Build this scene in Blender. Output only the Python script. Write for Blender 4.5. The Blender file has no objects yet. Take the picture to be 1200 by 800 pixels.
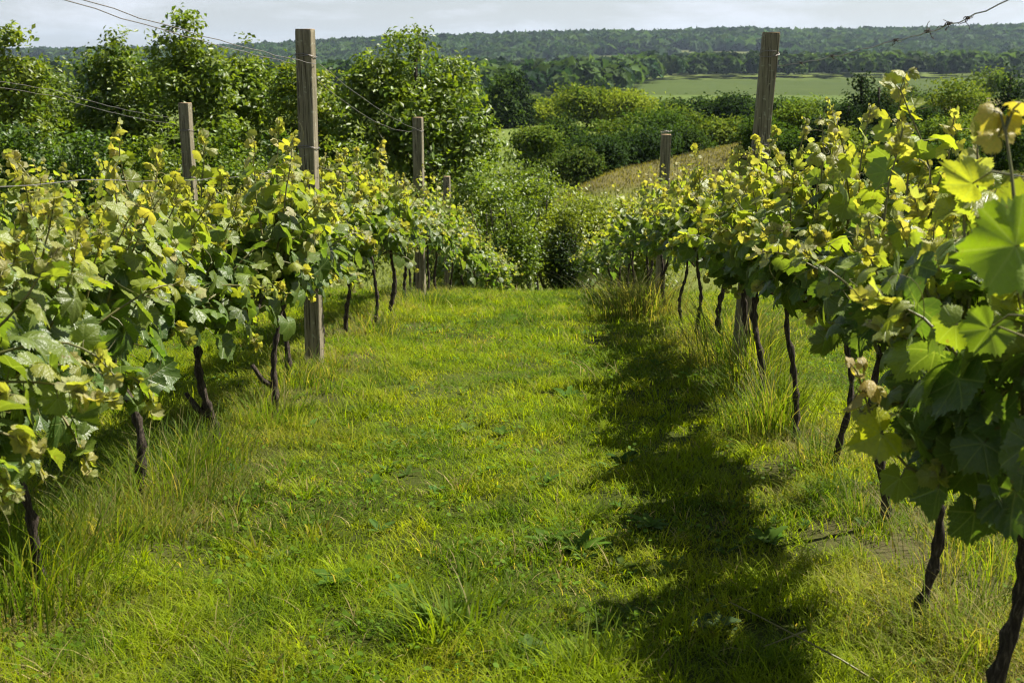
import bpy, math, random
import numpy as np
from mathutils import Vector, Matrix

# ------------------------------------------------------------------ camera, world, sun, exposure
sc = bpy.context.scene
C = sc.collection
PITCH = math.atan(330/1400.0)
YAW = math.atan(35/1400*math.cos(PITCH))
cam = bpy.data.cameras.new('camera')
cam.sensor_width = 36.0
cam.lens = 42.0
cam.clip_start = 0.05
cam.clip_end = 30000
cam.dof.use_dof = True
cam.dof.focus_distance = 5.2
cam.dof.aperture_fstop = 9.0
camo = bpy.data.objects.new('camera', cam)
C.objects.link(camo)
camo.location = (0, 0, 0)
camo.rotation_euler = (math.pi/2 - PITCH, 0, YAW)
sc.camera = camo

SUN_EL, SUN_AZ = 53.0, 62.0          # azimuth from +Y towards +X
w = bpy.data.worlds.new('World')
sc.world = w
w.use_nodes = True
wt = w.node_tree
wt.nodes.clear()
def wn(t, **k):
    n = wt.nodes.new(t)
    for a, b in k.items(): setattr(n, a, b)
    return n
wo = wn('ShaderNodeOutputWorld')
bg = wn('ShaderNodeBackground')
bg.inputs['Strength'].default_value = 0.034
sky = wn('ShaderNodeTexSky', sky_type='NISHITA', sun_disc=False)
sky.sun_elevation = math.radians(SUN_EL)
sky.sun_rotation = math.radians(SUN_AZ)
sky.air_density = 1.0
sky.dust_density = 1.0
sky.ozone_density = 1.0
tc = wn('ShaderNodeTexCoord')
sep = wn('ShaderNodeSeparateXYZ')
wt.links.new(tc.outputs['Generated'], sep.inputs[0])
def wmath(op, a, b=None):
    n = wn('ShaderNodeMath', operation=op)
    for i, v in enumerate((a, b)):
        if v is None: continue
        if isinstance(v, (int, float)): n.inputs[i].default_value = v
        else: wt.links.new(v, n.inputs[i])
    return n.outputs[0]
# soft fair-weather clouds, flattened towards the horizon
wmap = wn('ShaderNodeMapping')
wmap.inputs['Scale'].default_value = (5.5, 5.5, 24)
wt.links.new(tc.outputs['Generated'], wmap.inputs[0])
nz = wn('ShaderNodeTexNoise')
nz.inputs['Scale'].default_value = 1.0
nz.inputs['Detail'].default_value = 9
nz.inputs['Roughness'].default_value = 0.62
nz.inputs['Distortion'].default_value = 0.3
wt.links.new(wmap.outputs[0], nz.inputs['Vector'])
cr = wn('ShaderNodeValToRGB')
cr.color_ramp.elements[0].position = 0.44
cr.color_ramp.elements[0].color = (0.42, 0.42, 0.42, 1)
cr.color_ramp.elements[1].position = 0.60
cr.color_ramp.elements[1].color = (0.9, 0.9, 0.9, 1)
wt.links.new(nz.outputs['Fac'], cr.inputs[0])
mx = wn('ShaderNodeMix', data_type='RGBA')
# the cloud veil lies low around the horizon and thins out overhead
hf = wn('ShaderNodeMapRange', interpolation_type='SMOOTHSTEP')
wt.links.new(sep.outputs[2], hf.inputs[0])
hf.inputs[1].default_value = 0.10; hf.inputs[2].default_value = 0.45
hf.inputs[3].default_value = 1.0; hf.inputs[4].default_value = 0.12
wt.links.new(wmath('MULTIPLY', cr.outputs[0], hf.outputs[0]), mx.inputs[0])
wt.links.new(sky.outputs[0], mx.inputs[6])
mx.inputs[7].default_value = (9.9, 10.2, 10.9, 1)
wt.links.new(mx.outputs[2], bg.inputs['Color'])
wt.links.new(bg.outputs[0], wo.inputs['Surface'])

sl = bpy.data.lights.new('sun', 'SUN')
sl.energy = 5.0
sl.angle = math.radians(0.5)
sl.color = (1.0, 0.945, 0.85)
so = bpy.data.objects.new('sun', sl)
C.objects.link(so)
_e, _a = math.radians(SUN_EL), math.radians(SUN_AZ)
SUNV = Vector((math.sin(_a)*math.cos(_e), math.cos(_a)*math.cos(_e), math.sin(_e)))
so.rotation_euler = (-SUNV).to_track_quat('-Z', 'Y').to_euler()

sc.view_settings.view_transform = 'Standard'
sc.view_settings.look = 'None'
sc.view_settings.gamma = 1
sc.view_settings.use_curve_mapping = False
sc.view_settings.exposure = 1.35
sc.cycles.max_bounces = 8
sc.cycles.diffuse_bounces = 3
sc.cycles.glossy_bounces = 2
sc.cycles.transmission_bounces = 4
sc.cycles.volume_bounces = 0
sc.cycles.use_denoising = True
sc.cycles.denoising_prefilter = 'FAST'
sc.cycles.pixel_filter_type = 'BLACKMAN_HARRIS'
sc.cycles.filter_width = 1.2
sc.cycles.sample_clamp_indirect = 4.0

rng = np.random.default_rng(7)

# ------------------------------------------------------------------ helpers
def ray(px, py):
    """world direction through a pixel of the 1200x800 photograph, used once to measure real positions"""
    u = (px-600)/1400; v = (400-py)/1400
    y = math.cos(PITCH)+v*math.sin(PITCH); z = -math.sin(PITCH)+v*math.cos(PITCH)
    c, s = math.cos(YAW), math.sin(YAW)
    return np.array([u*c-y*s, u*s+y*c, z])

def at(px, py, Y):
    d = ray(px, py)
    return d*(Y/d[1])

def sstep(a, b, x):
    t = np.clip((x-a)/(b-a), 0, 1)
    return t*t*(3-2*t)

_lat = np.random.default_rng(3).random((256, 256))
def vnoise(x, y, s, seed=0):
    x = np.asarray(x, float)/s+seed*17.3; y = np.asarray(y, float)/s+seed*9.1
    xi = np.floor(x).astype(int); yi = np.floor(y).astype(int)
    fx = x-xi; fy = y-yi
    fx = fx*fx*(3-2*fx); fy = fy*fy*(3-2*fy)
    g = lambda i, j: _lat[i % 256, j % 256]
    return (g(xi, yi)*(1-fx)+g(xi+1, yi)*fx)*(1-fy)+(g(xi, yi+1)*(1-fx)+g(xi+1, yi+1)*fx)*fy

def fbm(x, y, s, seed=0, o=3):
    t = 0; a = 1; n = 0
    for k in range(o):
        t = t+a*vnoise(x, y, s/2**k, seed+k); n += a; a *= .5
    return t/n

PY = [-40, 0, 3, 6.63, 9.5, 12.6, 15.5, 18.6, 25, 32, 40, 60, 100, 150, 200, 260, 400, 550, 900, 1010, 1250, 1500]
PZ = [.9, -1.15, -1.41, -1.74, -2.06, -2.48, -3.0, -3.68, -5.3, -6.6, -7.7, -8.2, -8.0, -8.2, -9.3, -16.5, -18.5, -20.5, -17, -14, -24, -28]
SKA = [-.9, -.4, -.2, -.1, 0, .08, .17, .2, .3, .43, .9]
SKR = [.006, .0045, .008, .0115, .0155, .0175, .0205, .0185, .020, .0245, .027]
_ty = np.linspace(-40, 1500, 15401)
_tz = np.interp(_ty, PY, PZ)
_k = np.ones(15)/15
_tz[40:-40] = np.convolve(_tz, _k, 'same')[40:-40]
def terr(x, y):
    x = np.asarray(x, float); y = np.asarray(y, float)
    p1 = np.interp(y, _ty, _tz)
    # the spur of dry grass to the right
    yc = 58+2.3*(x-2.3)
    zr = np.where(y < 25, p1, -5.2-.008*(y-25))
    zr = np.where(y > yc, zr-.13*(y-yc), zr)
    zr = np.maximum(zr, p1)
    s = sstep(-5, 3, x-(y-50)*.12)*sstep(16, 30, y)*(1-sstep(220, 330, y))
    z = p1*(1-s)+zr*s
    # far slope
    az = x/np.maximum(y, 1)
    r = sstep(1500, 2750, y)
    tgt = 2800*(np.interp(az, SKA, SKR)-.0035)
    z = z*(1-r)+tgt*r
    z = z-sstep(3000, 7000, y)*150
    # undulation grows with distance
    amp = np.clip((y-250)/2500, 0, 1)
    z = z+amp*48*(fbm(x, y, 700, 5)-.5)*(1-.6*sstep(2300, 2800, y))
    z = z+.035*(fbm(x, y, .9, 2)-.5)*sstep(-20, 1, y)*(1-sstep(60, 100, y))
    # the strip below the vine rows is slightly banked up
    for cx in (-3.7, -1.32, 1.08):
        z = z+.035*np.exp(-((x-cx)/.28)**2)*(1-sstep(18, 22, y))
    return z

def mk(name, V, F, mat, parent=None, smooth=False, **attrs):
    V = np.asarray(V, np.float32); F = np.asarray(F, np.int32)
    me = bpy.data.meshes.new(name)
    k = F.shape[1]
    me.vertices.add(len(V)); me.vertices.foreach_set('co', V.ravel())
    me.loops.add(F.size); me.loops.foreach_set('vertex_index', F.ravel())
    me.polygons.add(len(F))
    me.polygons.foreach_set('loop_start', np.arange(0, F.size, k, dtype=np.int32))
    me.polygons.foreach_set('loop_total', np.full(len(F), k, np.int32))
    if smooth: me.polygons.foreach_set('use_smooth', np.ones(len(F), bool))
    for an, av in attrs.items():
        av = np.asarray(av, np.float32)
        if av.shape[1] == 3 and an != 'lc':
            av = np.concatenate([av, np.ones((len(av), 1), np.float32)], 1)
            a = me.attributes.new(an, 'FLOAT_COLOR', 'POINT')
            a.data.foreach_set('color', av.ravel())
        else:
            a = me.attributes.new(an, 'FLOAT_VECTOR', 'POINT')
            a.data.foreach_set('vector', av.ravel())
    me.update(calc_edges=True)
    me.materials.append(mat)
    o = bpy.data.objects.new(name, me)
    C.objects.link(o)
    if parent is not None: o.parent = parent
    return o

def tag(o, label=None, cat=None, group=None, kind=None):
    if label: o['label'] = label
    if cat: o['category'] = cat
    if group: o['group'] = group
    if kind: o['kind'] = kind
    return o

def empty(name, loc, label, cat, group=None):
    o = bpy.data.objects.new(name, None)
    o.empty_display_size = .1
    C.objects.link(o)
    o.location = loc
    return tag(o, label, cat, group)

class Acc:
    """collects pieces with one face size into one mesh"""
    def __init__(s): s.V = []; s.F = []; s.A = {}; s.n = 0
    def add(s, V, F, **a):
        s.V.append(np.asarray(V, float)); s.F.append(np.asarray(F)+s.n); s.n += len(V)
        for k, v in a.items(): s.A.setdefault(k, []).append(np.asarray(v, float))
    def build(s, name, mat, parent=None, smooth=False):
        return mk(name, np.concatenate(s.V), np.concatenate(s.F), mat, parent, smooth,
                  **{k: np.concatenate(v) for k, v in s.A.items()})

def tube(P, R, n=6, rough=0, seed=0, cap=True):
    """quads along a polyline P with radii R"""
    P = np.asarray(P, float); R = np.asarray(R, float)
    m = len(P)
    T = np.gradient(P, axis=0); T /= np.linalg.norm(T, axis=1)[:, None]+1e-9
    ref = np.array([1., 0, 0]) if abs(T[0][0]) < .8 else np.array([0, 1., 0])
    V = []
    rr = np.random.default_rng(seed)
    for i in range(m):
        a = np.cross(T[i], ref); a /= np.linalg.norm(a)+1e-9
        b = np.cross(T[i], a)
        ref = np.cross(a, T[i])
        th = np.linspace(0, 2*np.pi, n, endpoint=False)
        r = R[i]*(1+(rough*(rr.random(n)-.5)*2 if rough else 0))
        V.append(P[i]+np.outer(np.cos(th)*r, a)+np.outer(np.sin(th)*r, b))
    V = np.concatenate(V)
    F = []
    for i in range(m-1):
        for j in range(n):
            F.append((i*n+j, i*n+(j+1) % n, (i+1)*n+(j+1) % n, (i+1)*n+j))
    if cap:
        V = np.concatenate([V, P[-1:]+T[-1]*R[-1]*.3]); k = len(V)-1
        for j in range(0, n-1, 2):
            F.append(((m-1)*n+j, (m-1)*n+(j+1) % n, (m-1)*n+(j+2) % n, k))
    return V, np.array(F)

# ------------------------------------------------------------------ materials
class NT:
    def __init__(s, name):
        s.m = bpy.data.materials.new(name); s.m.use_nodes = True
        s.t = s.m.node_tree; s.t.nodes.clear()
        s.out = s.n('ShaderNodeOutputMaterial')
    def n(s, t, **k):
        x = s.t.nodes.new(t)
        for a, b in k.items(): setattr(x, a, b)
        return x
    def l(s, a, b): s.t.links.new(a, b)
    def setin(s, inp, v):
        if isinstance(v, bpy.types.NodeSocket): s.l(v, inp)
        elif isinstance(v, (tuple, list)) and len(v) == 3 and inp.type == 'RGBA': inp.default_value = (*v, 1)
        else: inp.default_value = v
    def math(s, op, *a, clamp=False):
        x = s.n('ShaderNodeMath', operation=op); x.use_clamp = clamp
        for i, v in enumerate(a): s.setin(x.inputs[i], v)
        return x.outputs[0]
    def mix(s, f, a, b, bt='MIX'):
        x = s.n('ShaderNodeMix', data_type='RGBA', blend_type=bt)
        s.setin(x.inputs[0], f); s.setin(x.inputs[6], a); s.setin(x.inputs[7], b)
        return x.outputs[2]
    def noise(s, scale, detail=4, vec=None, rough=.55, out='Fac'):
        x = s.n('ShaderNodeTexNoise')
        x.inputs['Scale'].default_value = scale; x.inputs['Detail'].default_value = detail
        x.inputs['Roughness'].default_value = rough
        if vec is not None: s.l(vec, x.inputs['Vector'])
        return x.outputs[out]
    def ramp(s, f, *st):
        x = s.n('ShaderNodeValToRGB')
        e = x.color_ramp.elements
        while len(e) < len(st): e.new(.5)
        for i, (p, c) in enumerate(st):
            e[i].position = p; e[i].color = (*c, 1) if not isinstance(c, (int, float)) else (c, c, c, 1)
        s.l(f, x.inputs[0])
        return x.outputs[0]
    def attr(s, name, out='Color'):
        x = s.n('ShaderNodeAttribute'); x.attribute_name = name
        return x.outputs[out]
    def princ(s, col, rough=.6, spec=.4, normal=None):
        x = s.n('ShaderNodeBsdfPrincipled')
        s.setin(x.inputs['Base Color'], col); s.setin(x.inputs['Roughness'], rough)
        s.setin(x.inputs['Specular IOR Level'], spec)
        if normal is not None: s.l(normal, x.inputs['Normal'])
        return x
    def bump(s, h, st=.5, d=.01):
        x = s.n('ShaderNodeBump'); x.inputs['Strength'].default_value = st; x.inputs['Distance'].default_value = d
        s.l(h, x.inputs['Height'])
        return x.outputs[0]
    def done(s, sh):
        s.l(sh, s.out.inputs['Surface'])
        return s.m

def foliage_mat(name, trans=.4, rough=.5, spec=.35, tgain=(1.7, 1.55, .8), veins=False):
    t = NT(name)
    col = t.attr('tint')
    normal = None
    if veins:
        lc = t.attr('lc', 'Vector')
        sp = t.n('ShaderNodeSeparateXYZ'); t.l(lc, sp.inputs[0])
        x, y = sp.outputs[0], sp.outputs[1]
        dmin = None
        for ang in (0, 47, -47, 100, -100):
            a = math.radians(ang); dx, dy = math.sin(a), math.cos(a)
            cr_ = t.math('ABSOLUTE', t.math('SUBTRACT', t.math('MULTIPLY', x, dy), t.math('MULTIPLY', y, dx)))
            dt = t.math('ADD', t.math('MULTIPLY', x, dx), t.math('MULTIPLY', y, dy))
            # beyond the back of the vein the distance is made large
            pen = t.math('MULTIPLY', t.math('LESS_THAN', dt, 0.0), 1.0)
            d = t.math('ADD', cr_, pen)
            # side veins: slanted repeating lines close to each main vein
            dmin = d if dmin is None else t.math('MINIMUM', dmin, d)
        rad = t.math('SQRT', t.math('ADD', t.math('MULTIPLY', x, x), t.math('MULTIPLY', y, y)))
        main = t.math('SUBTRACT', 1.0, t.math('DIVIDE', dmin, .032), clamp=True)
        sv = t.math('FRACT', t.math('MULTIPLY', t.math('SUBTRACT', rad, t.math('MULTIPLY', dmin, .8)), 6.5))
        sv = t.math('ABSOLUTE', t.math('SUBTRACT', sv, .5))
        side = t.math('MULTIPLY', t.math('SUBTRACT', 1.0, t.math('DIVIDE', sv, .07), clamp=True), .45)
        vm = t.math('MAXIMUM', main, side)
        puck = t.noise(9, 3, lc)
        col2 = t.mix(t.math('MULTIPLY', vm, .45), col, (.30, .36, .12))
        col2 = t.mix(t.ramp(puck, (.35, 0.0), (.7, .35)), col2, (.12, .17, .03))
        geo0 = t.n('ShaderNodeNewGeometry')
        spots = t.noise(55, 3, geo0.outputs['Position'])
        col2 = t.mix(t.ramp(spots, (.66, 0.0), (.72, .7)), col2, (.16, .10, .035))
        hh = t.math('ADD', t.math('MULTIPLY', vm, -.8), t.math('MULTIPLY', puck, 1.4))
        normal = t.bump(hh, .4, .004)
        geo = t.n('ShaderNodeNewGeometry')
        pale = t.mix(.3, col2, (.22, .27, .15))
        colf = t.mix(geo.outputs['Backfacing'], col2, pale)
        r = t.math('ADD', rough, t.math('MULTIPLY', geo.outputs['Backfacing'], .25))
    else:
        colf = col; r = rough
    p = t.princ(colf, r, spec, normal)
    tl = t.n('ShaderNodeBsdfTranslucent')
    t.l(t.mix(1.0, col if not veins else col2, tgain, 'MULTIPLY'), tl.inputs['Color'])
    ms = t.n('ShaderNodeMixShader'); ms.inputs[0].default_value = trans
    t.l(p.outputs[0], ms.inputs[1]); t.l(tl.outputs[0], ms.inputs[2])
    return t.done(ms.outputs[0])

M_VLEAF = foliage_mat('vine_leaf', .45, .40, .5, (1.8, 1.85, .6), veins=True)
M_GRASS = foliage_mat('grass_blade', .45, .6, .07, (1.8, 1.75, .4))
M_TREE = foliage_mat('tree_leaf', .36, .45, .40, (1.8, 1.75, .6))
M_FAR = foliage_mat('far_foliage', .3, .8, .08, (1.5, 1.5, .7))

t = NT('vine_bark')
oc = t.n('ShaderNodeTexCoord').outputs['Object']
mp = t.n('ShaderNodeMapping'); mp.inputs['Scale'].default_value = (16, 16, 2.5); t.l(oc, mp.inputs[0])
nb = t.noise(9, 6, mp.outputs[0], .7)
c = t.ramp(nb, (.3, (.012, .009, .007)), (.52, (.05, .038, .028)), (.72, (.19, .15, .11)))
M_BARK = t.done(t.princ(c, .9, .2, t.bump(nb, .9, .012)).outputs[0])

t = NT('tree_bark')
oc = t.n('ShaderNodeTexCoord').outputs['Object']
nb = t.noise(3, 6, oc, .7)
c = t.ramp(nb, (.3, (.02, .016, .012)), (.8, (.10, .08, .06)))
M_TBARK = t.done(t.princ(c, .9, .2, t.bump(nb, .7, .03)).outputs[0])

t = NT('green_shoot')
M_SHOOT = t.done(t.princ(t.mix(t.noise(14, 2), (.10, .13, .03), (.17, .12, .05)), .5, .4).outputs[0])
t = NT('dead_tendril')
M_DEAD = t.done(t.princ((.05, .035, .025), .85, .2).outputs[0])

t = NT('weathered_wood')
oc = t.n('ShaderNodeTexCoord').outputs['Object']
mp = t.n('ShaderNodeMapping'); mp.inputs['Scale'].default_value = (30, 30, 1.3); t.l(oc, mp.inputs[0])
g1 = t.noise(2.2, 8, mp.outputs[0], .65)
g2 = t.noise(3.0, 5, oc, .6)
mp2 = t.n('ShaderNodeMapping'); mp2.inputs['Scale'].default_value = (70, 70, 2.0); t.l(oc, mp2.inputs[0])
g3 = t.noise(2.5, 3, mp2.outputs[0], .5)
c = t.ramp(g1, (.25, (.09, .075, .045)), (.5, (.20, .17, .11)), (.75, (.34, .30, .22)))
c = t.mix(t.ramp(g2, (.45, 0.0), (.72, .55)), c, (.13, .14, .065))
c = t.mix(t.ramp(g3, (.56, 0.0), (.62, .85)), c, (.035, .028, .02))
lich = t.noise(38, 4, oc)
c = t.mix(t.ramp(lich, (.62, 0.0), (.68, .6)), c, (.36, .36, .26))
M_WOOD = t.done(t.princ(c, .85, .2, t.bump(t.math('ADD', g1, t.math('MULTIPLY', g3, -1.0)), .7, .006)).outputs[0])
t = NT('sawn_wood_end')
c = t.ramp(t.noise(40, 4), (.3, (.22, .14, .075)), (.7, (.40, .29, .17)))
M_END = t.done(t.princ(c, .8, .2).outputs[0])
t = NT('galvanised_wire')
x = t.princ(t.mix(t.noise(6, 3), (.30, .30, .30), (.16, .12, .09)), .45, .5)
x.inputs['Metallic'].default_value = .6
M_WIRE = t.done(x.outputs[0])

t = NT('terrain')
base = t.attr('tint')
geo = t.n('ShaderNodeNewGeometry')
n1 = t.noise(1.6, 8, geo.outputs['Position'], .7)
n2 = t.noise(.06, 6, geo.outputs['Position'], .6)
c = t.mix(t.ramp(n1, (.3, 0.0), (.7, .55)), base, t.mix(1.0, base, (.45, .5, .4), 'MULTIPLY'))
c = t.mix(t.ramp(n2, (.35, 0.0), (.65, .35)), c, t.mix(1.0, base, (1.5, 1.25, 1.0), 'MULTIPLY'))
M_TERR = t.done(t.princ(c, .95, .05, t.bump(n1, .6, .05)).outputs[0])

# ------------------------------------------------------------------ ground sheet
def green_patch(x, y):
    """true colour of the ground cover: soil and thatch near by, fields far off"""
    x = np.asarray(x); y = np.asarray(y)
    n = fbm(x, y, 1.3, 11)[:, None]
    near = np.array([.040, .050, .010])*(.7+.7*n)
    soil = np.array([.11, .085, .05])
    rowd = np.minimum(np.minimum(abs(x+1.32), abs(x-1.08)), abs(x+3.7))
    sw = (np.exp(-(rowd/.25)**2)*.5)[:, None]*(y < 20)[:, None]
    col = near*(1-sw)+soil*sw
    # own slope further down: green grass, then the dry spur
    mid = np.array([.10, .125, .03])*(.8+.5*fbm(x, y, 6, 4)[:, None])
    col = col*(1-sstep(16, 24, y)[:, None])+mid*sstep(16, 24, y)[:, None]
    dryc = np.array([.105, .098, .036])*(.72+.55*fbm(x, y, 4, 8)[:, None])
    spur = (sstep(-4, 1.5, x-(y-50)*.12)*sstep(50, 58, y+6*fbm(x, y, 9, 3))*(1-sstep(60, 75, y-2.3*x)))[:, None]
    col = col*(1-spur)+dryc*spur
    # valley meadow
    med = np.array([.10, .135, .032])*(.85+.35*fbm(x, y, 22, 6)[:, None])
    s = (sstep(75, 105, y-2.3*np.maximum(x, 0)))[:, None]
    col = col*(1-s)+med*s
    # big pale field
    f = np.array([.056, .084, .018])*np.where(y < 640, 1.35, .85)[:, None]*(.9+.25*fbm(x, y, 90, 9)[:, None])
    s = (sstep(330, 480, y)*(1-sstep(890, 960, y)))[:, None]
    col = col*(1-s)+f*s
    # far valley and slope: wood floor with pasture patches
    far = np.array([.045, .065, .022])
    pn = fbm(x, y, 420, 21)
    past = np.array([.085, .10, .035])
    pw = sstep(.60, .66, pn)[:, None]
    fc = far*(1-pw)+past*pw
    s = sstep(950, 1020, y)[:, None]
    return col*(1-s)+fc*s

def pasture(x, y):
    return fbm(x, y, 420, 21)

ys = np.concatenate([np.arange(-12, 30, .16), 30*np.exp(np.linspace(0, math.log(12000/30), 300)[1:])])
us = np.linspace(-1, 1, 281)
us = np.sign(us)*np.abs(us)**1.5
X = np.outer(np.clip(9+1.1*np.maximum(ys, 0), 9, 1e9), us)
Y = np.repeat(ys[:, None], len(us), 1)
xs_, ys_ = X.ravel(), Y.ravel()
Z = terr(xs_, ys_)
nr, nc = X.shape
ii = (np.arange(nr-1)[:, None]*nc+np.arange(nc-1)[None]).ravel()
F = np.stack([ii, ii+1, ii+nc+1, ii+nc], 1)
g = mk('ground', np.stack([xs_, ys_, Z], 1), F, M_TERR, None, True, tint=green_patch(xs_, ys_))
tag(g, 'grassy vineyard slope falling to a valley with fields and far hills', 'ground', kind='structure')

# pale farm track in the valley
tp = []
for q in ((545, 136), (600, 139), (640, 140), (680, 139), (720, 137)):
    Yd = 186; P = at(*q, Yd); tp.append((P[0], Yd+(q[0]-600)*.04))
V = []; 
tx = np.linspace(tp[0][0]-30, tp[-1][0]+25, 90)
tyc = np.interp(tx, [a for a, b in tp], [b for a, b in tp])+1.5*np.sin(tx*.08)
for dy in (-1.6, 0, 1.6):
    V.append(np.stack([tx, tyc+dy, terr(tx, tyc+dy)+.12], 1))
V = np.concatenate(V); n = len(tx)
F = [(r*n+i, r*n+i+1, (r+1)*n+i+1, (r+1)*n+i) for r in range(2) for i in range(n-1)]
t = NT('pale_track')
M_TRACK = t.done(t.princ(t.mix(t.noise(.4, 4), (.30, .28, .22), (.2, .2, .12)), .95, .05).outputs[0])
tag(mk('farm_track', V, F, M_TRACK, None, True), 'pale farm track crossing the valley meadow', 'track', kind='structure')

# ------------------------------------------------------------------ grass
def blades(x, y, h, wd, tint, lean=.5, z=None, seg=3, r=None, fan=None):
    """arrays of bent blades; triangles; returns V, F, T"""
    r = r or rng
    n = len(x)
    z = terr(x, y)-.01 if z is None else z
    a = r.random(n)*2*np.pi
    d = np.stack([np.cos(a), np.sin(a)], 1)
    if fan is not None: d = fan
    wdir = np.stack([-d[:, 1], d[:, 0]], 1)
    tw = (r.random(n)-.5)*1.2
    wdir = wdir*np.cos(tw)[:, None]+d*np.sin(tw)[:, None]
    L = lean*h*(.25+1.1*r.random(n))
    ts = np.linspace(0, 1, seg+1)
    V = np.zeros((n, 2*seg+1, 3))
    for i, tt in enumerate(ts):
        ox = L*tt**2; hz = h*(tt-.28*lean*tt**2.5)
        cx = x+d[:, 0]*ox; cy = y+d[:, 1]*ox
        wv = wd*(1-tt)**.6*.5
        if i < seg:
            V[:, 2*i, 0] = cx-wdir[:, 0]*wv; V[:, 2*i, 1] = cy-wdir[:, 1]*wv; V[:, 2*i, 2] = z+hz
            V[:, 2*i+1, 0] = cx+wdir[:, 0]*wv; V[:, 2*i+1, 1] = cy+wdir[:, 1]*wv; V[:, 2*i+1, 2] = z+hz
        else:
            V[:, 2*seg, 0] = cx; V[:, 2*seg, 1] = cy; V[:, 2*seg, 2] = z+hz
    f = []
    for i in range(seg-1):
        f += [(2*i, 2*i+1, 2*i+3), (2*i, 2*i+3, 2*i+2)]
    f.append((2*seg-2, 2*seg-1, 2*seg))
    f = np.array(f)
    F = (f[None]+(np.arange(n)*(2*seg+1))[:, None, None]).reshape(-1, 3)
    T = np.repeat(tint, 2*seg+1, 0)
    return V.reshape(-1, 3), F, T

G1 = np.array([.195, .262, .007]); G2 = np.array([.072, .132, .008]); G3 = np.array([.31, .32, .02]); STR = np.array([.36, .29, .13])
def grass_tint(x, y, r, straw=.05):
    n = len(x)
    a = .5*fbm(x, y, .8, 31)+.5*fbm(x, y, .16, 32); b = fbm(x, y, .22, 33)
    k = np.clip((a-.5)*4.5+.5+r.normal(0, .22, n), 0, 1)[:, None]
    c = G2*(1-k)+G1*k
    k2 = (np.clip((b-.52)*4, 0, 1)*r.random(n))[:, None]
    c = c*(1-k2)+G3*k2
    s = r.random(n) < straw*(1+3.5*sstep(.55, .75, fbm(x, y, .5, 37)))
    c[s] = STR*(.6+.6*r.random((s.sum(), 1)))
    return c*(.75+.5*r.random((n, 1)))

def row_dist(x):
    return np.minimum(np.minimum(abs(x+1.32), abs(x-1.08)), abs(x+3.7))

acc = Acc()
bands = [(1.3, 3.2, 12500, .0032, 3), (3.2, 5.0, 9500, .0037, 3), (5.0, 8.0, 6000, .0046, 3), (8.0, 12.0, 2600, .0058, 2),
         (12.0, 17, 1500, .0085, 2), (17, 26, 520, .013, 2)]
for y0, y1, dens, wd, seg in bands:
    xm0 = -(.52*y1+1.1); xm1 = .50*y1+1.1
    n = int((y1-y0)*(xm1-xm0)*dens)
    x = rng.uniform(xm0, xm1, n); y = rng.uniform(y0, y1, n)
    k = (x > -(.52*y+1.0)) & (x < .50*y+1.0)
    bare = fbm(x, y, .33, 41)
    rd = row_dist(x)
    pk = 1-.75*sstep(.62, .74, bare)-.35*np.exp(-(rd/.18)**2)
    k &= rng.random(n) < pk
    x, y, rd = x[k], y[k], rd[k]; n = len(x)
    hn = fbm(x, y, .45, 43)
    h = .020+.052*hn**1.5*(.3+1.4*rng.random(n))+.014*rng.random(n)
    h *= 1+.8*np.exp(-(rd/.33)**2)*(.3+fbm(x, y, .3, 47))
    h *= np.where(rng.random(n) < .03, 1.9, 1)*(.35+1.3*fbm(x, y, .11, 49))
    h *= 1+.35*(y > 8)
    T = grass_tint(x, y, rng, .028)
    rk = (np.exp(-(rd/.34)**2)*.85*rng.random(n)*(fbm(x, y, .4, 71) > .42))[:, None]
    T = T*(1-rk)+np.array([.24, .185, .085])*rk
    V, F, TT = blades(x, y, h, wd*(.6+.8*rng.random(n)), T, .95, seg=seg)
    acc.add(V, F, tint=TT)
# coarser clumps standing a little above the turf
nc_ = 2200
cx = rng.uniform(-2.6, 2.4, nc_); cy = 1.6+rng.random(nc_)**1.2*11
k = (np.abs(cx) < .5*cy+.7) & (fbm(cx, cy, .9, 81) > .44)
cx, cy = cx[k], cy[k]; nb_ = 34
sp_ = np.repeat(rng.uniform(.012, .05, len(cx)), nb_)
ox = rng.normal(0, 1, len(sp_))*sp_; oy = rng.normal(0, 1, len(sp_))*sp_
x = np.repeat(cx, nb_)+ox; y = np.repeat(cy, nb_)+oy
fan = np.stack([ox, oy], 1)+rng.normal(0, .012, (len(x), 2)); fan /= np.linalg.norm(fan, axis=1)[:, None]
h = np.repeat(rng.uniform(.045, .115, len(cx)), nb_)*(.4+.7*rng.random(len(x)))
T = grass_tint(x, y, rng, .03)*np.repeat(rng.uniform(.55, 1.15, len(cx)), nb_)[:, None]
V, F, TT = blades(x, y, h, .0042*(.6+.9*rng.random(len(x)))*(1+.06*y), T, .9, fan=fan)
acc.add(V, F, tint=TT)
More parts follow.
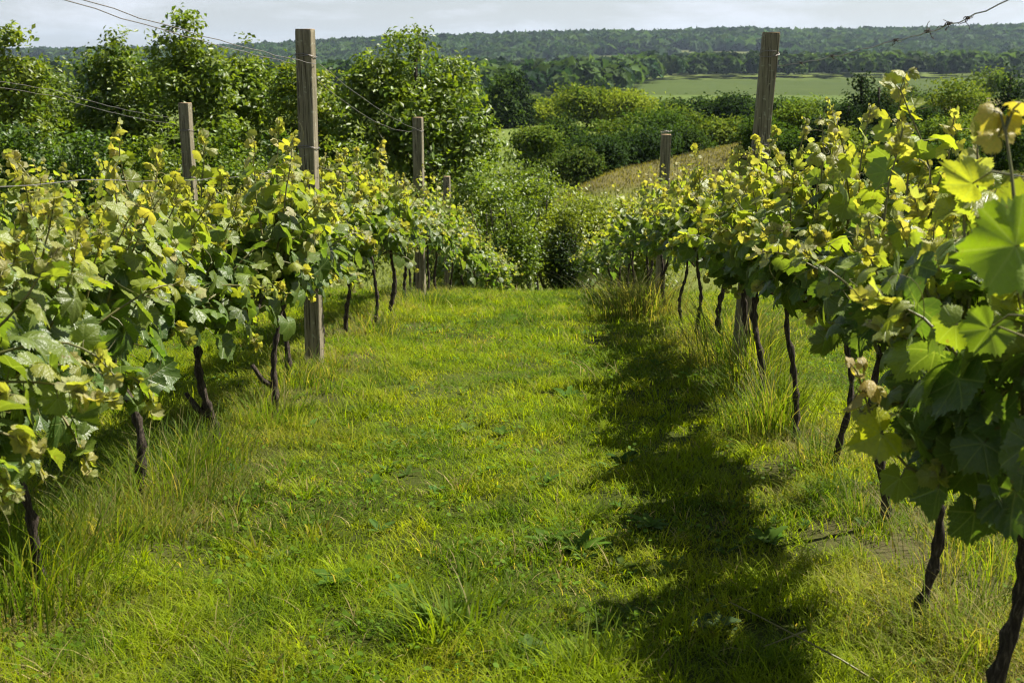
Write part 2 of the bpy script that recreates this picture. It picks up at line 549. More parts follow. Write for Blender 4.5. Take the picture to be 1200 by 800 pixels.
# clover-like small round leaves low between the blades
n = 26000
x = rng.uniform(-3.2, 3.2, n); y = 1.6+rng.random(n)**1.5*7
k = (fbm(x, y, .35, 51) > .53) & (abs(x) < .5*y+.9)
x, y = x[k], y[k]; n = len(x)
z = terr(x, y)+.012+.03*rng.random(n)
s = .005+.006*rng.random(n)
a = rng.random(n)*2*np.pi
nrm = np.stack([rng.normal(0, .35, n), rng.normal(0, .35, n), np.ones(n)], 1); nrm /= np.linalg.norm(nrm, axis=1)[:, None]
u = np.stack([np.cos(a), np.sin(a), np.zeros(n)], 1); u -= nrm*(u*nrm).sum(1)[:, None]; v = np.cross(nrm, u)
P = np.stack([x, y, z], 1)
V = []
for q in range(5):
    th = q*2*np.pi/5
    V.append(P+(u*math.cos(th)+v*math.sin(th))*s[:, None])
V = np.stack(V, 1).reshape(-1, 3)
F = (np.array([(0, 1, 2), (0, 2, 3), (0, 3, 4)])[None]+(np.arange(n)*5)[:, None, None]).reshape(-1, 3)
T = np.repeat(np.array([.09, .165, .012])*(.6+.7*rng.random((n, 1))), 5, 0)
acc.add(V, F, tint=T)
# sparse coarse grass further down the slope and over the dry spur
for (y0, y1, x0, x1, nn, hh, ww) in ((24, 45, -14, 16, 26000, .22, .03), (40, 95, -8, 32, 52000, .22, .05)):
    x = rng.uniform(x0, x1, nn); y = rng.uniform(y0, y1, nn)
    T = green_patch(x, y)*(.9+.35*rng.random((nn, 1)))
    V, F, TT = blades(x, y, hh*(.4+.9*rng.random(nn)), np.full(nn, ww), T, .9, seg=2)
    acc.add(V, F, tint=TT)
gr = acc.build('grass', M_GRASS)
tag(gr, 'short sunlit green grass covering the lane between the vine rows', 'grass', kind='stuff')

# ------------------------------------------------------------------ leaf templates
def grape_template(nt, rings):
    """lobed toothed outline; junction with the stalk at the origin, tip to +y"""
    th = np.linspace(-168, 168, nt)
    def rad(a):
        a = abs(a)
        r = .70
        for c, hgt, wdt in ((0, .32, 22), (52, .25, 20), (103, .15, 21), (142, .05, 16)):
            r += hgt*math.exp(-((a-c)/wdt)**2)
        r *= 1-.55*max(0, (a-140)/28)**2
        return r
    R = np.array([rad(a) for a in th])
    R[1::2] *= .90
    R *= .96+.04*np.cos(np.arange(nt)*2.4)
    a = np.radians(th)
    xy = [np.zeros((1, 2))]
    for f in rings: xy.append(np.stack([np.sin(a)*R*f, np.cos(a)*R*f], 1))
    xy = np.concatenate(xy)
    F = []
    for j in range(nt-1): F.append((0, 1+j+1, 1+j))
    for q in range(len(rings)-1):
        b0 = 1+q*nt; b1 = 1+(q+1)*nt
        for j in range(nt-1):
            F.append((b0+j, b0+j+1, b1+j+1)); F.append((b0+j, b1+j+1, b1+j))
    return xy, np.array(F)
LT_HI = grape_template(35, (.35, .7, 1.0))
LT_XHI = grape_template(71, (.3, .6, .85, 1.0))
LT_MID = grape_template(19, (.5, 1.0))
LT_LO = grape_template(11, (1.0,))

def leaves_mesh(tpl, P, Yd, Zd, S, T, r, curl=1.0):
    """P junction points, Yd tip directions, Zd normals"""
    xy, F0 = tpl
    P = np.array(P); Yd = np.array(Yd, float); Zd = np.array(Zd, float); S = np.array(S); T = np.array(T)
    n = len(P)
    Yd /= np.linalg.norm(Yd, axis=1)[:, None]+1e-9
    Zd = Zd-Yd*(Zd*Yd).sum(1)[:, None]; Zd /= np.linalg.norm(Zd, axis=1)[:, None]+1e-9
    Xd = np.cross(Yd, Zd)
    x = xy[:, 0][None]; y = xy[:, 1][None]
    rr = x*x+y*y
    th = np.arctan2(x, y)
    cup = r.normal(.2, .34, (n, 1))*curl; fold = r.normal(.08, .32, (n, 1))*curl
    wv = r.uniform(.02, .13, (n, 1)); ph = r.uniform(0, 6.28, (n, 1)); tipd = r.uniform(0, .30, (n, 1))*curl
    z = -cup*rr+fold*np.abs(x)+wv*np.sin(3*th+ph)*rr+.6*wv*np.sin(7*th+2*ph)*rr-tipd*np.maximum(y, 0)**2*.8
    z = z-r.uniform(.015, .05, (n, 1))*np.sqrt(rr)*np.cos(th*360/50)
    ax = 1+r.normal(0, .08, (n, 1))
    x = x*ax+0*z; y = y*(1-.15*tipd)+0*z
    V = P[:, None]+S[:, None, None]*(x[..., None]*Xd[:, None]+y[..., None]*Yd[:, None]+z[..., None]*Zd[:, None])
    m = xy.shape[0]
    F = (F0[None]+(np.arange(n)*m)[:, None, None]).reshape(-1, 3)
    TT = np.repeat(T, m, 0)
    lc = np.tile(np.concatenate([xy, np.zeros((m, 1))], 1), (n, 1))
    return V.reshape(-1, 3), F, TT, lc

V_OLD = np.array([.050, .098, .020]); V_MID = np.array([.115, .165, .024]); V_YNG = np.array([.26, .29, .035]); V_TIP = np.array([.30, .28, .09])
def vine_tint(age, r):
    """age 0 old leaf at the base of a shoot, 1 freshly opened at its tip"""
    if age < .5: c = V_OLD*(1-age/.5)+V_MID*(age/.5)
    elif age < .85: k = (age-.5)/.35; c = V_MID*(1-k)+V_YNG*k
    else: k = (age-.85)/.15; c = V_YNG*(1-k)+V_TIP*k
    return c*r.uniform(.78, 1.25)*np.array([r.uniform(.9, 1.15), 1, r.uniform(.7, 1.2)])

def unit(v):
    v = np.asarray(v, float)
    return v/(np.linalg.norm(v)+1e-9)

class VineParts:
    def __init__(s): s.P = []; s.Y = []; s.Z = []; s.S = []; s.T = []; s.st = Acc()
    def leaf(s, p, y, z, size, tint): s.P.append(p); s.Y.append(y); s.Z.append(z); s.S.append(size); s.T.append(tint)

def tendril(vp, p, d, r, L=.1):
    pts = [p]; q = np.array(p, float); dd = unit(d); ax = unit(r.normal(0, 1, 3)); curl = r.uniform(.2, .6)
    for k in range(8):
        dd = unit(dd+np.cross(ax, dd)*curl*(k/4)); q = q+dd*L/8; pts.append(q.copy())
    vp.st.add(*tube(pts, np.linspace(.0011, .0005, 9), 3, cap=False))

def shoot(vp, p0, d0, L, r, side, lod, up=0.25, droop=0.0, big=1.0, age0=0.0, bottom=.35, yellow=0.0):
    step = .042
    n = max(4, int(L/step))
    p = np.array(p0, float); d = unit(d0)
    pts = [p.copy()]
    alt = unit(np.cross(d, r.normal(0, 1, 3)))
    for i in range(n):
        f = (i+1)/n
        d = unit(d+np.array([0, 0, up*.12])-np.array([0, 0, droop*.30*f])+r.normal(0, .085, 3))
        p = p+d*step*(1-.35*f)
        if p[2] < bottom: d[2] = abs(d[2])*.3
        pts.append(p.copy())
        if i < 1: continue
        # the leaf at this node
        alt = unit(np.cross(np.cross(d, alt), d))*-1
        a2 = unit(alt+r.normal(0, .35, 3)+np.array([side*.35, 0, .2]))
        pl = r.uniform(.05, .095)*(1-.75*f)*big
        jp = p+a2*pl+np.array([0, 0, -.15*pl])
        age = np.clip(age0+f**1.7*1.02+r.normal(0, .09)+yellow, 0, 1)
        prof = min(1, .55+1.6*f)*(1-f**2.2)**.8+.10
        size = (.056+.022*r.random())*prof*big*(r.uniform(.8, 1.15))
        zd = np.array([side*.45, 0, .55])+.35*np.array(SUNV)+r.normal(0, .42, 3)
        if f > .85: zd = r.normal(0, 1, 3)+d
        yd = a2*.8+np.array([side*.35, 0, -.65])+r.normal(0, .4, 3)
        if f > .85: yd = d*.8+a2
        vp.leaf(jp, yd, zd, size, vine_tint(age, r))
        if lod < 2 or i % 2:
            vp.st.add(*tube([p, p+a2*pl*.55+np.array([0, 0, .1*pl]), jp], [.0016, .0013, .0011], 3, cap=False))
        if lod < 2 and i % 4 == 3 and f > .45 and r.random() < .7:
            tendril(vp, p, -alt+d*.6, r, r.uniform(.07, .16))
    # cluster of tiny unfolding leaves at the end
    for q in range(7 if lod < 2 else 2):
        a2 = unit(d+r.normal(0, .6, 3))
        vp.leaf(p-d*.012*q+a2*.008, a2, r.normal(0, 1, 3), r.uniform(.012, .03)*big, vine_tint(min(1, .93+.1*r.random()), r))
    R = np.linspace(.0042, .0014, len(pts))*(.8+.4*big)
    vp.st.add(*tube(pts, R, 5 if lod < 1 else 4, cap=False))

def make_vine(base, top, seed, lod, label, H=1.0, extra=None, fork=False, low=0.0, nsh=None, wid=1.0, length=.48, upright=4, name='grape_vine', group='grape vines'):
    r = np.random.default_rng(seed)
    root = empty(name, base, label, 'grape vine', group)
    # trunk: a twisted dark stem; top is the offset of its head from the base
    top = np.array(top, float)
    m = 21
    pts = []
    k1, k2 = r.normal(0, .012, 2), r.uniform(0, 6.28, 2)
    for i in range(m):
        f = i/(m-1)
        w_ = math.sin(f*math.pi)
        pts.append(np.array([top[0]*f+w_*k1[0]*2+.020*f**.5*math.sin(7*f+k2[0]), top[1]*f+w_*k1[1]*2+.020*f**.5*math.cos(6*f+k2[1]), -.04+(top[2]+.04)*f]))
    R = np.linspace(.0165, .0105, m)*r.uniform(.8, 1.2)*(1+.28*np.sin(np.arange(m)*2.3+seed))
    R[0] *= 1.35
    acc = Acc()
    acc.add(*tube(pts, R, 10, .32, seed))
    if fork:
        q0 = pts[6]
        acc.add(*tube([q0, q0+np.array([-.05, -.02, .04]), q0+np.array([-.09, -.03, .11])], [.014, .012, .009], 7, .25, seed+1))
    # short permanent arms along the wire
    head = pts[-1]
    arms = []
    for sg in (-1, 1):
        L = length*r.uniform(.75, 1.0)
        ap = [head]
        for q in range(1, 6):
            ap.append(head+np.array([r.normal(0, .012), sg*L*q/5, .05+.03*math.sin(q)+r.normal(0, .008)]))
        ap = np.array(ap); arms.append(ap)
        acc.add(*tube(ap, np.linspace(.013, .006, 6), 6, .2, seed+3))
    acc.build('trunk', M_BARK, root, True)
    vp = VineParts()
    nsh = nsh or 15; side_w = .35*wid
    for i in range(nsh):
        arm = arms[i % 2]
        fi = r.uniform(0, 5); i0 = min(4, int(fi)); p0 = arm[i0]*(1-(fi-i0))+arm[i0+1]*(fi-i0)
        side = 1 if i % 4 < 2 else -1
        kind = r.random()
        if kind < .55:
            d0 = [side*r.uniform(.1, .6)*wid, r.normal(0, .28), 1.0]; L = r.uniform(.42, .68)*H
            shoot(vp, p0, d0, L, r, side, lod, up=.2, yellow=.12)
        elif kind < .8:
            d0 = [side*r.uniform(.5, 1.0)*wid, r.normal(0, .35), .7]; L = r.uniform(.45, .7)*H
            shoot(vp, p0, d0, L, r, side, lod, up=0, droop=.5-low, yellow=.06, bottom=max(.12, .35+low))
        else:
            d0 = [side*r.uniform(.8, 1.2)*wid, r.normal(0, .4), .15]; L = r.uniform(.3, .5)*H
            shoot(vp, p0, [d0[0]*wid, d0[1], d0[2]], L*(.6+.4*wid), r, side, lod, up=-.2+low, droop=.9-2*low, age0=-.15, bottom=max(.12, .35+low))
    for i in range(upright):
        arm = arms[i % 2]; p0 = arm[r.integers(1, 6)]
        shoot(vp, p0+np.array([0, 0, .05]), [r.normal(0, .12), r.normal(0, .15), 1], r.uniform(.6, .86)*H, r, 1 if i % 2 else -1, lod, up=.4, yellow=.2)
    # old leaves low around the head
    for i in range(26 if lod < 2 else 16):
        arm = arms[i % 2]; p0 = arm[r.integers(0, 6)]
        side = 1 if r.random() < .5 else -1
        jp = p0+np.array([side*r.uniform(.02, .22)*wid, r.normal(0, .06), r.uniform(-.10+low, .16+low)])
        vp.leaf(jp, [side*.4, r.normal(0, .4), -.9], [side*.9, r.normal(0, .4), .35+r.normal(0, .2)], r.uniform(.06, .09), vine_tint(max(0, r.normal(.12, .1)), r))
        vp.st.add(*tube([p0, (p0+jp)/2+np.array([0, 0, .02]), jp], [.0018, .0014, .0012], 3, cap=False))
    if extra: extra(vp, r)
    tpl = (LT_HI, LT_MID, LT_LO)[lod]
    if lod == 0 and base[1] < 3: tpl = LT_XHI
    V, F, TT, lc = leaves_mesh(tpl, vp.P, vp.Y, vp.Z, vp.S, vp.T, r)
    mk('foliage', V, F, M_VLEAF, root, lod < 2, tint=TT, lc=lc)
    vp.st.build('stem', M_SHOOT, root, True)
    return root

ORD = ['first', 'second', 'third', 'fourth', 'fifth', 'sixth', 'seventh', 'eighth', 'ninth', 'tenth', 'eleventh', 'twelfth', 'thirteenth',
       'fourteenth', 'fifteenth', 'sixteenth', 'seventeenth', 'eighteenth', 'nineteenth', 'twentieth', 'twenty-first', 'twenty-second']
def lodf(y): return 0 if y < 5 else (1 if y < 9.5 else 2)

# left row: (x, y, head offset x, y, z, fork, height factor, special words)
LEFT = [(-1.30, 2.10, 0, 0, .52, 0, 1.0, 'leaves cut by the left edge'),
        (-1.31, 2.93, -.02, 0, .50, 0, 1.0, 'thin straight dark trunk rising from tall grass'),
        (-1.34, 3.74, -.05, 0, .52, 0, 1.0, 'slim trunk leaning left'),
        (-1.30, 4.55, -.09, .02, .50, 1, 1.0, 'thick trunk bending left under dark leaves'),
        (-1.20, 5.10, .02, .1, .56, 1, .95, 'forked trunk in a grass tuft left of the tall post'),
        (-1.33, 6.05, 0, 0, .55, 0, .95, 'just in front of the tall post'),
        (-1.36, 7.10, 0, 0, .55, 0, .95, 'just behind the tall post'),
        (-1.34, 8.00, .03, 0, .55, 0, .95, ''),
        (-1.28, 8.80, -.03, 0, .6, 0, 1.1, 'bare curved trunk beside the lane'),
        (-1.24, 9.50, .05, 0, .55, 0, 1.0, 'thin twisted trunk'),
        (-1.32, 10.4, 0, 0, .55, 0, 1.0, ''), (-1.30, 11.3, 0, 0, .55, 0, 1.0, 'before the second post'), (-1.34, 12.2, 0, 0, .55, 0, 1.0, 'at the second post'),
        (-1.28, 13.1, 0, 0, .55, 0, 1.0, ''), (-1.24, 14.0, 0, 0, .55, 0, 1.0, ''), (-1.15, 14.9, 0, 0, .55, 0, 1.0, ''),
        (-1.04, 15.8, 0, 0, .38, 0, 1.0, ''), (-.93, 16.8, 0, 0, .33, 0, 1.0, ''), (-.80, 17.7, 0, 0, .28, 0, .9, ''), (-.64, 18.5, 0, 0, .25, 0, .8, 'low and yellow green at the row end')]
for i, (x, y, tx_, ty_, tz_, fk, H, words) in enumerate(LEFT):
    lab = ('%s vine in the left row' % ORD[i])+(', '+words if words else '')
    if i == 4: lab = 'fifth vine in the left row, forked trunk left of the tall post'
    make_vine((x, y, float(terr(x, y))), (tx_, ty_, tz_), 100+i, lodf(y), lab, H, fork=bool(fk), nsh=30 if y < 5 else (26 if y < 10 else (17 if y < 13.5 else 24)), wid=.95 if y < 5 or y > 13.5 else .8, low=-.12 if y > 13.5 else 0.0, group='grape vines of the left row')

def big_leaf(vp, origin, world, tip, nrm, size, tint, stalk):
    """a leaf on its own stalk; world = junction point, stalk = where the stalk leaves the shoot"""
    b = np.array(origin)
    p = np.array(world)-b; q = np.array(stalk)-b
    vp.leaf(p, tip, nrm, size, np.array(tint))
    vp.st.add(*tube([q, (p+q)/2+np.array([0, 0, .012]), p], [.0021, .0017, .0015], 5, cap=False))

def extra_near_right(origin):
    def f(vp, r):
        b = np.array(origin)
        # a shoot standing at the lane side with one very large bright leaf
        line = [at(1235, 470, 1.75), at(1215, 400, 1.72), at(1196, 330, 1.70), at(1190, 250, 1.70), at(1185, 200, 1.72), at(1178, 150, 1.74)]
        line = [l-b for l in line]
        vp.st.add(*tube(line, np.linspace(.0042, .002, len(line)), 6, cap=False))
        big_leaf(vp, origin, at(1190, 288, 1.62), at(1105, 296, 1.60)-at(1190, 288, 1.62), (-.42, -.85, .12), .088, (.17, .25, .015), at(1200, 345, 1.69))
        big_leaf(vp, origin, at(1215, 250, 1.70), (.1, .1, -1), (-.45, -.8, .1), .085, (.26, .29, .02), at(1190, 240, 1.70))
        big_leaf(vp, origin, at(1160, 385, 1.85), (-.5, 0, -.8), (-.45, -.8, .1), .052, (.13, .19, .02), at(1205, 370, 1.71))
        big_leaf(vp, origin, at(1120, 380, 2.0), (-.6, .1, -.6), (-.4, -.6, .1), .05, (.17, .22, .02), at(1215, 400, 1.72))
        big_leaf(vp, origin, at(1140, 215, 1.9), (-.5, 0, .3), (-.4, -.6, .1), .055, (.33, .34, .04), at(1186, 205, 1.72))
        for px, py, s in ((1165, 130, .03), (1182, 138, .025), (1170, 160, .035), (1196, 120, .022)):
            big_leaf(vp, origin, at(px, py, 1.76), r.normal(0, 1, 3), r.normal(0, 1, 3), s, (.38, .30, .07), at(1178, 155, 1.74))
    return f

def extra_second_right(origin):
    def f(vp, r):
        b = np.array(origin)
        # arching shoot hanging out to the lane, pale yellow leaves along it
        line = [at(*q) for q in ((1260, 560, 2.3), (1200, 568, 2.2), (1150, 572, 2.15), (1100, 568, 2.12), (1062, 545, 2.1), (1035, 515, 2.1), (1018, 478, 2.12), (1008, 448, 2.14), (1003, 425, 2.15))]
        vp.st.add(*tube([l-b for l in line], np.linspace(.0042, .0014, len(line)), 6, cap=False))
        D = 2.1
        big_leaf(vp, origin, at(1032, 508, D), at(990, 528, D-.03)-at(1032, 508, D), (-.35, -.75, .1), .062, (.34, .36, .02), at(1035, 515, D))
        big_leaf(vp, origin, at(1055, 560, D), at(1048, 600, D)-at(1055, 560, D), (.2, -.9, .3), .055, (.15, .19, .03), at(1066, 550, D))
        big_leaf(vp, origin, at(1075, 510, D+.02), at(1110, 560, D-.05)-at(1075, 510, D+.02), (.25, -.35, .95), .092, (.10, .15, .035), at(1090, 566, D))
        big_leaf(vp, origin, at(1100, 572, D), at(1088, 622, D)-at(1100, 572, D), (-.9, -.2, .1), .075, (.06, .10, .02), at(1100, 568, D))
        big_leaf(vp, origin, at(1142, 600, D), at(1138, 655, D)-at(1142, 600, D), (.1, -.95, .2), .075, (.05, .09, .015), at(1150, 572, D+.03))
        big_leaf(vp, origin, at(1190, 575, D), at(1180, 625, D)-at(1190, 575, D), (-.1, -.9, .3), .095, (.055, .10, .018), at(1200, 568, D+.05))
        big_leaf(vp, origin, at(1140, 545, D+.05), at(1110, 580, D)-at(1140, 545, D+.05), (0, -.5, .9), .085, (.09, .14, .03), at(1150, 572, D+.03))
        for px, py, s, c_ in ((1000, 468, .034, (.38, .28, .05)), (1020, 445, .03, (.40, .30, .09)), (1002, 440, .022, (.42, .33, .08)), (1012, 428, .02, (.4, .3, .1)), (1030, 460, .028, (.36, .3, .06)), (996, 425, .016, (.42, .3, .12)), (1040, 490, .03, (.36, .32, .06))):
            big_leaf(vp, origin, at(px, py, D+.02), r.normal(0, 1, 3)+np.array([-.5, 0, 0]), r.normal(0, .6, 3)+np.array([0, -.3, .8]), s, c_, at(1012, 462, 2.13))
        for k in range(5):
            tendril(vp, at(1010, 440+k*12, 2.13)-b, r.normal(0, 1, 3), r, .08)
    return f

def extra_tall(origin, pts, D):
    """a shoot standing well above the canopy with pale leaves"""
    def f(vp, r):
        b = np.array(origin)
        for line_px in pts:
            line = [at(px, py, D)-b for px, py in line_px]
            base_ = line[0]+np.array([0.0, 0.05, -.25])
            line = [base_]+line
            vp.st.add(*tube(line, np.linspace(.0038, .0013, len(line)), 5, cap=False))
            n = len(line)
            for i in range(1, n):
                f_ = i/(n-1)
                for q in range(2):
                    a2 = unit(r.normal(0, 1, 3)*np.array([1, .5, .5]))
                    s = (.062*(1-f_)+.014)*r.uniform(.8, 1.2)
                    jp = line[i]+a2*s*.8
                    vp.leaf(jp, a2+np.array([0, 0, -.2]), [r.normal(0, .6), -.3+r.normal(0, .4), .9], s, vine_tint(min(1, .62+.4*f_), r))
                    vp.st.add(*tube([line[i], jp], [.0014, .001], 3, cap=False))
                if i % 2 == 0: tendril(vp, line[i], unit(r.normal(0, 1, 3)), r, .1)
    return f

RIGHT = [(1.05, 1.45, 0, 0, 0.60, 0, .72, 'mostly past the right edge, one huge bright leaf'),
         (.865, 2.14, .0, 0, 0.56, 0, .78, 'trunk at the bottom right corner, pale shoot hanging out'),
         (.93, 2.75, -.03, 0, 0.58, 0, .85, 'thick rough dark trunk'),
         (1.10, 3.58, -.07, 0, 0.60, 0, 1.0, 'trunk leaning towards the lane'),
         (1.10, 4.27, .02, 0, 0.58, 0, 1.0, 'straight thin trunk'),
         (1.07, 4.75, -.04, .05, 0.60, 0, 1.0, 'wavy trunk beside tall grass'),
         (1.08, 5.70, -.05, 0, .55, 0, 1.0, 'trunk behind a tuft of tall grass'),
         (1.10, 6.35, 0, 0, .55, 0, 1.0, 'just in front of the tall post'),
         (1.10, 7.15, 0, 0, .55, 0, 1.0, 'just behind the tall post'),
         (1.08, 8.00, 0, 0, .55, 0, 1.0, ''), (1.08, 8.92, .02, 0, .50, 0, 1.05, 'dark trunk standing clear beside the lane'),
         (1.06, 9.90, 0, 0, .52, 0, 1.0, 'behind a straw coloured grass tuft'), (1.1, 10.8, 0, 0, .52, 0, 1.0, ''), (1.08, 11.7, 0, 0, .52, 0, 1.0, 'before the far post'),
         (1.12, 12.7, 0, 0, .52, 0, 1.0, 'beside the far post'), (1.06, 13.6, 0, 0, .52, 0, 1.0, ''), (1.08, 14.5, 0, 0, .52, 0, 1.0, ''), (1.05, 15.5, 0, 0, .52, 0, 1.0, ''),
         (.95, 16.5, 0, 0, .4, 0, .95, ''), (.76, 17.5, 0, 0, .33, 0, .85, 'low at the row end')]
for i, (x, y, tx_, ty_, tz_, fk, H, words) in enumerate(RIGHT):
    lab = ('%s vine in the right row' % ORD[i])+(', '+words if words else '')
    base = (x, y, float(terr(x, y)))
    ex = None
    if i == 0: ex = extra_near_right(base)
    if i == 1: ex = extra_second_right(base)
    if i == 3: ex = extra_tall(base, [[(1092, 260), (1090, 200), (1080, 165), (1065, 130), (1055, 105), (1062, 85), (1075, 80)], [(1158, 240), (1160, 195), (1166, 160), (1172, 140)]], 3.3)
    if i == 5: ex = extra_tall(base, [[(1035, 230), (1038, 190), (1036, 165), (1045, 140)], [(962, 215), (965, 175), (963, 140), (972, 115)]], 4.6)
    if i == 10: ex = extra_tall(base, [[(818, 260), (815, 225), (818, 195), (815, 170)]], 8.9)
    make_vine(base, (tx_, ty_, tz_), 200+i, lodf(y), lab, H, extra=ex, low=.12 if y < 4 else (.08 if y < 15 else -.08), nsh=23 if y < 10 else 17, group='grape vines of the right row', wid=.6, upright=3 if i < 3 else 4)

for i in range(13):
    y = 5.2+i*.98; x = -3.7+rng.normal(0, .04)
    make_vine((x, y, float(terr(x, y))), (0, 0, .55), 300+i, 2, '%s vine from the camera in the row beyond the left row' % ORD[i], 1.0, nsh=13, group='grape vines of the row beyond the left row')

# ------------------------------------------------------------------ posts and wires
def make_post(base, height, lean, label, wd=.098, wires=((1.73, 1), (1.24, 1)), seed=0):
    root = empty('vineyard_post', base, label, 'post', 'square wooden vineyard posts')
    root.rotation_euler = (0, 0, -.10)
    import bmesh
    r = random.Random(seed)
    h = wd/2
    bm = bmesh.new()
    lv = [-.25, 0, .5, 1.0, 1.5, height-.012]
    rings = []
    for z in lv:
        k = 1+r.uniform(-.02, .02)
        ring = []
        for sx, sy in ((-1, -1), (1, -1), (1, 1), (-1, 1)):
            for ox, oy in (((0, 1) if sx*sy > 0 else (1, 0)), ((1, 0) if sx*sy > 0 else (0, 1))):
                cx = sx*(h-.004*ox)*k; cy = sy*(h-.004*oy)*k
                ring.append(bm.verts.new((cx+lean[0]*z, cy+lean[1]*z, z)))
        rings.append(ring)
    for a, b in zip(rings, rings[1:]):
        for j in range(8): bm.faces.new((a[j], a[(j+1) % 8], b[(j+1) % 8], b[j]))
    # sloping chamfer just under the top
    topr = [bm.verts.new((v.co.x*.97+lean[0]*height*.03, v.co.y*.97+lean[1]*height*.03, height)) for v in rings[-1]]
    for j in range(8): bm.faces.new((rings[-1][j], rings[-1][(j+1) % 8], topr[(j+1) % 8], topr[j]))
    bm.faces.new(topr)
    bm.normal_update()
    me = bpy.data.meshes.new('post_shaft'); bm.to_mesh(me); bm.free()
    me.materials.append(M_WOOD)
    o = bpy.data.objects.new('post_shaft', me); C.objects.link(o); o.parent = root
    # sawn end, a thin slice sitting on the top face
    e = h*.95; z0 = height+.0005
    V = np.array([(-e, -e, z0), (e, -e, z0), (e, e, z0), (-e, e, z0), (-e, -e, z0+.003), (e, -e, z0+.003), (e, e, z0+.003), (-e, e, z0+.003)])
    V[:, 0] += lean[0]*height; V[:, 1] += lean[1]*height
    mk('sawn_end', V, [(4, 5, 6, 7), (0, 1, 5, 4), (1, 2, 6, 5), (2, 3, 7, 6), (3, 0, 4, 7)], M_END, root)
    for z, k in wires:
        P = []
        hh = h+.004
        ring = [(-hh, -hh), (0, -hh-.001), (hh, -hh), (hh+.001, 0), (hh, hh), (0, hh+.001), (-hh, hh), (-hh-.001, 0), (-hh, -hh), (-hh*.5, -hh-.006), (hh*.7, -hh-.004)]
        for j, (a, b) in enumerate(ring):
            P.append((a+lean[0]*z, b+lean[1]*z, z+.012*math.sin(j*1.1+seed)+.006*(j/5)))
        mk('wire_tie', *tube(P, np.full(len(P), .0022), 5), M_WIRE, root, True)
    return root

def post_at(px_top, py_top, Y, lean, label, seed=0, wd=.098, **k):
    T = at(px_top, py_top, Y)
    gz = float(terr(T[0], Y))
    H = T[2]-gz
    bx = T[0]-lean[0]*H; by = Y-lean[1]*H
    gz = float(terr(bx, by))
    make_post((bx, by, gz), T[2]-gz, lean, label, wd, seed=seed, **k)
    return np.array([bx, by, gz]), T

pL1, tL1 = post_at(358, 35, 6.63, (.012, -.01), 'tall square wooden post in the left vine row, nearest the camera', 1, .088)
pL2, tL2 = post_at(489.5, 138, 12.5, (.0, 0), 'second wooden post of the left row, in front of the big tree', 2, .098)
pL3, tL3 = post_at(523.5, 207, 18.4, (0, 0), 'third and farthest small dark post of the left row', 3, .10)
pR1, tR1 = post_at(903.5, 39, 6.6, (.050, 0), 'tall square wooden post in the right vine row, leaning slightly right', 4, .09)
pR2, tR2 = post_at(780.5, 158, 12.5, (.012, 0), 'small far post of the right row before the dry hillside', 5, .105)
pB1, tB1 = post_at(216.5, 121, 12.6, (-.005, 0), 'brown post in the row beyond the left vines, sunlit on its right edge', 6, .11)

def wire(name, pts, sag, label, group='trellis wires', twig=None, rad=.0017):
    P = []
    for a, b in zip(pts, pts[1:]):
        a = np.array(a, float); b = np.array(b, float)
        n = 14
        for k in range(n):
            f = k/n
            q = a*(1-f)+b*f; q[2] -= sag*4*f*(1-f)
            q[0] += .004*math.sin(k*1.7); q[2] += .003*math.sin(k*2.3)
            P.append(q)
    P.append(np.array(pts[-1], float))
    o = bpy.data.objects.new
    root = empty(name, tuple(P[0]), label, 'wire', group)
    b = np.array(P[0])
    mk('wire_strand', *tube([p-b for p in P], np.full(len(P), rad), 5, cap=False), M_WIRE, root, True)
    if twig:
        for q in twig:
            ac = Acc(); r = np.random.default_rng(int(q[0]*100))
            P_ = np.array(P); i = np.argmin(abs(P_[:, 1]-q[0])); c0 = P_[i]-b
            for k in range(q[1]):
                s_ = [c0+np.array([0, r.normal(0, .015), 0])]
                d = unit([r.normal(0, .6), r.normal(0, .8), r.normal(-.5, .5)])
                for j in range(5):
                    d = unit(d+r.normal(0, .55, 3)); s_.append(s_[-1]+d*.008)
                ac.add(*tube(s_, np.linspace(.0016, .0008, 6), 4, cap=False))
            # coil round the wire
            co = [c0+np.array([.004*math.cos(j), (j-8)*.003, .004*math.sin(j)]) for j in range(17)]
            ac.add(*tube(co, np.full(17, .0016), 4, cap=False))
            ac.build('dead_tendril', M_DEAD, root, True)
    return root

def on(p, t_, h, dx=0.0):
    H = t_[2]-p[2]; f = h/H
    return np.array([p[0]+(t_[0]-p[0])*f+dx, p[1]+(t_[1]-p[1])*f, p[2]+h])
HL = (tL1-pL1)[2]
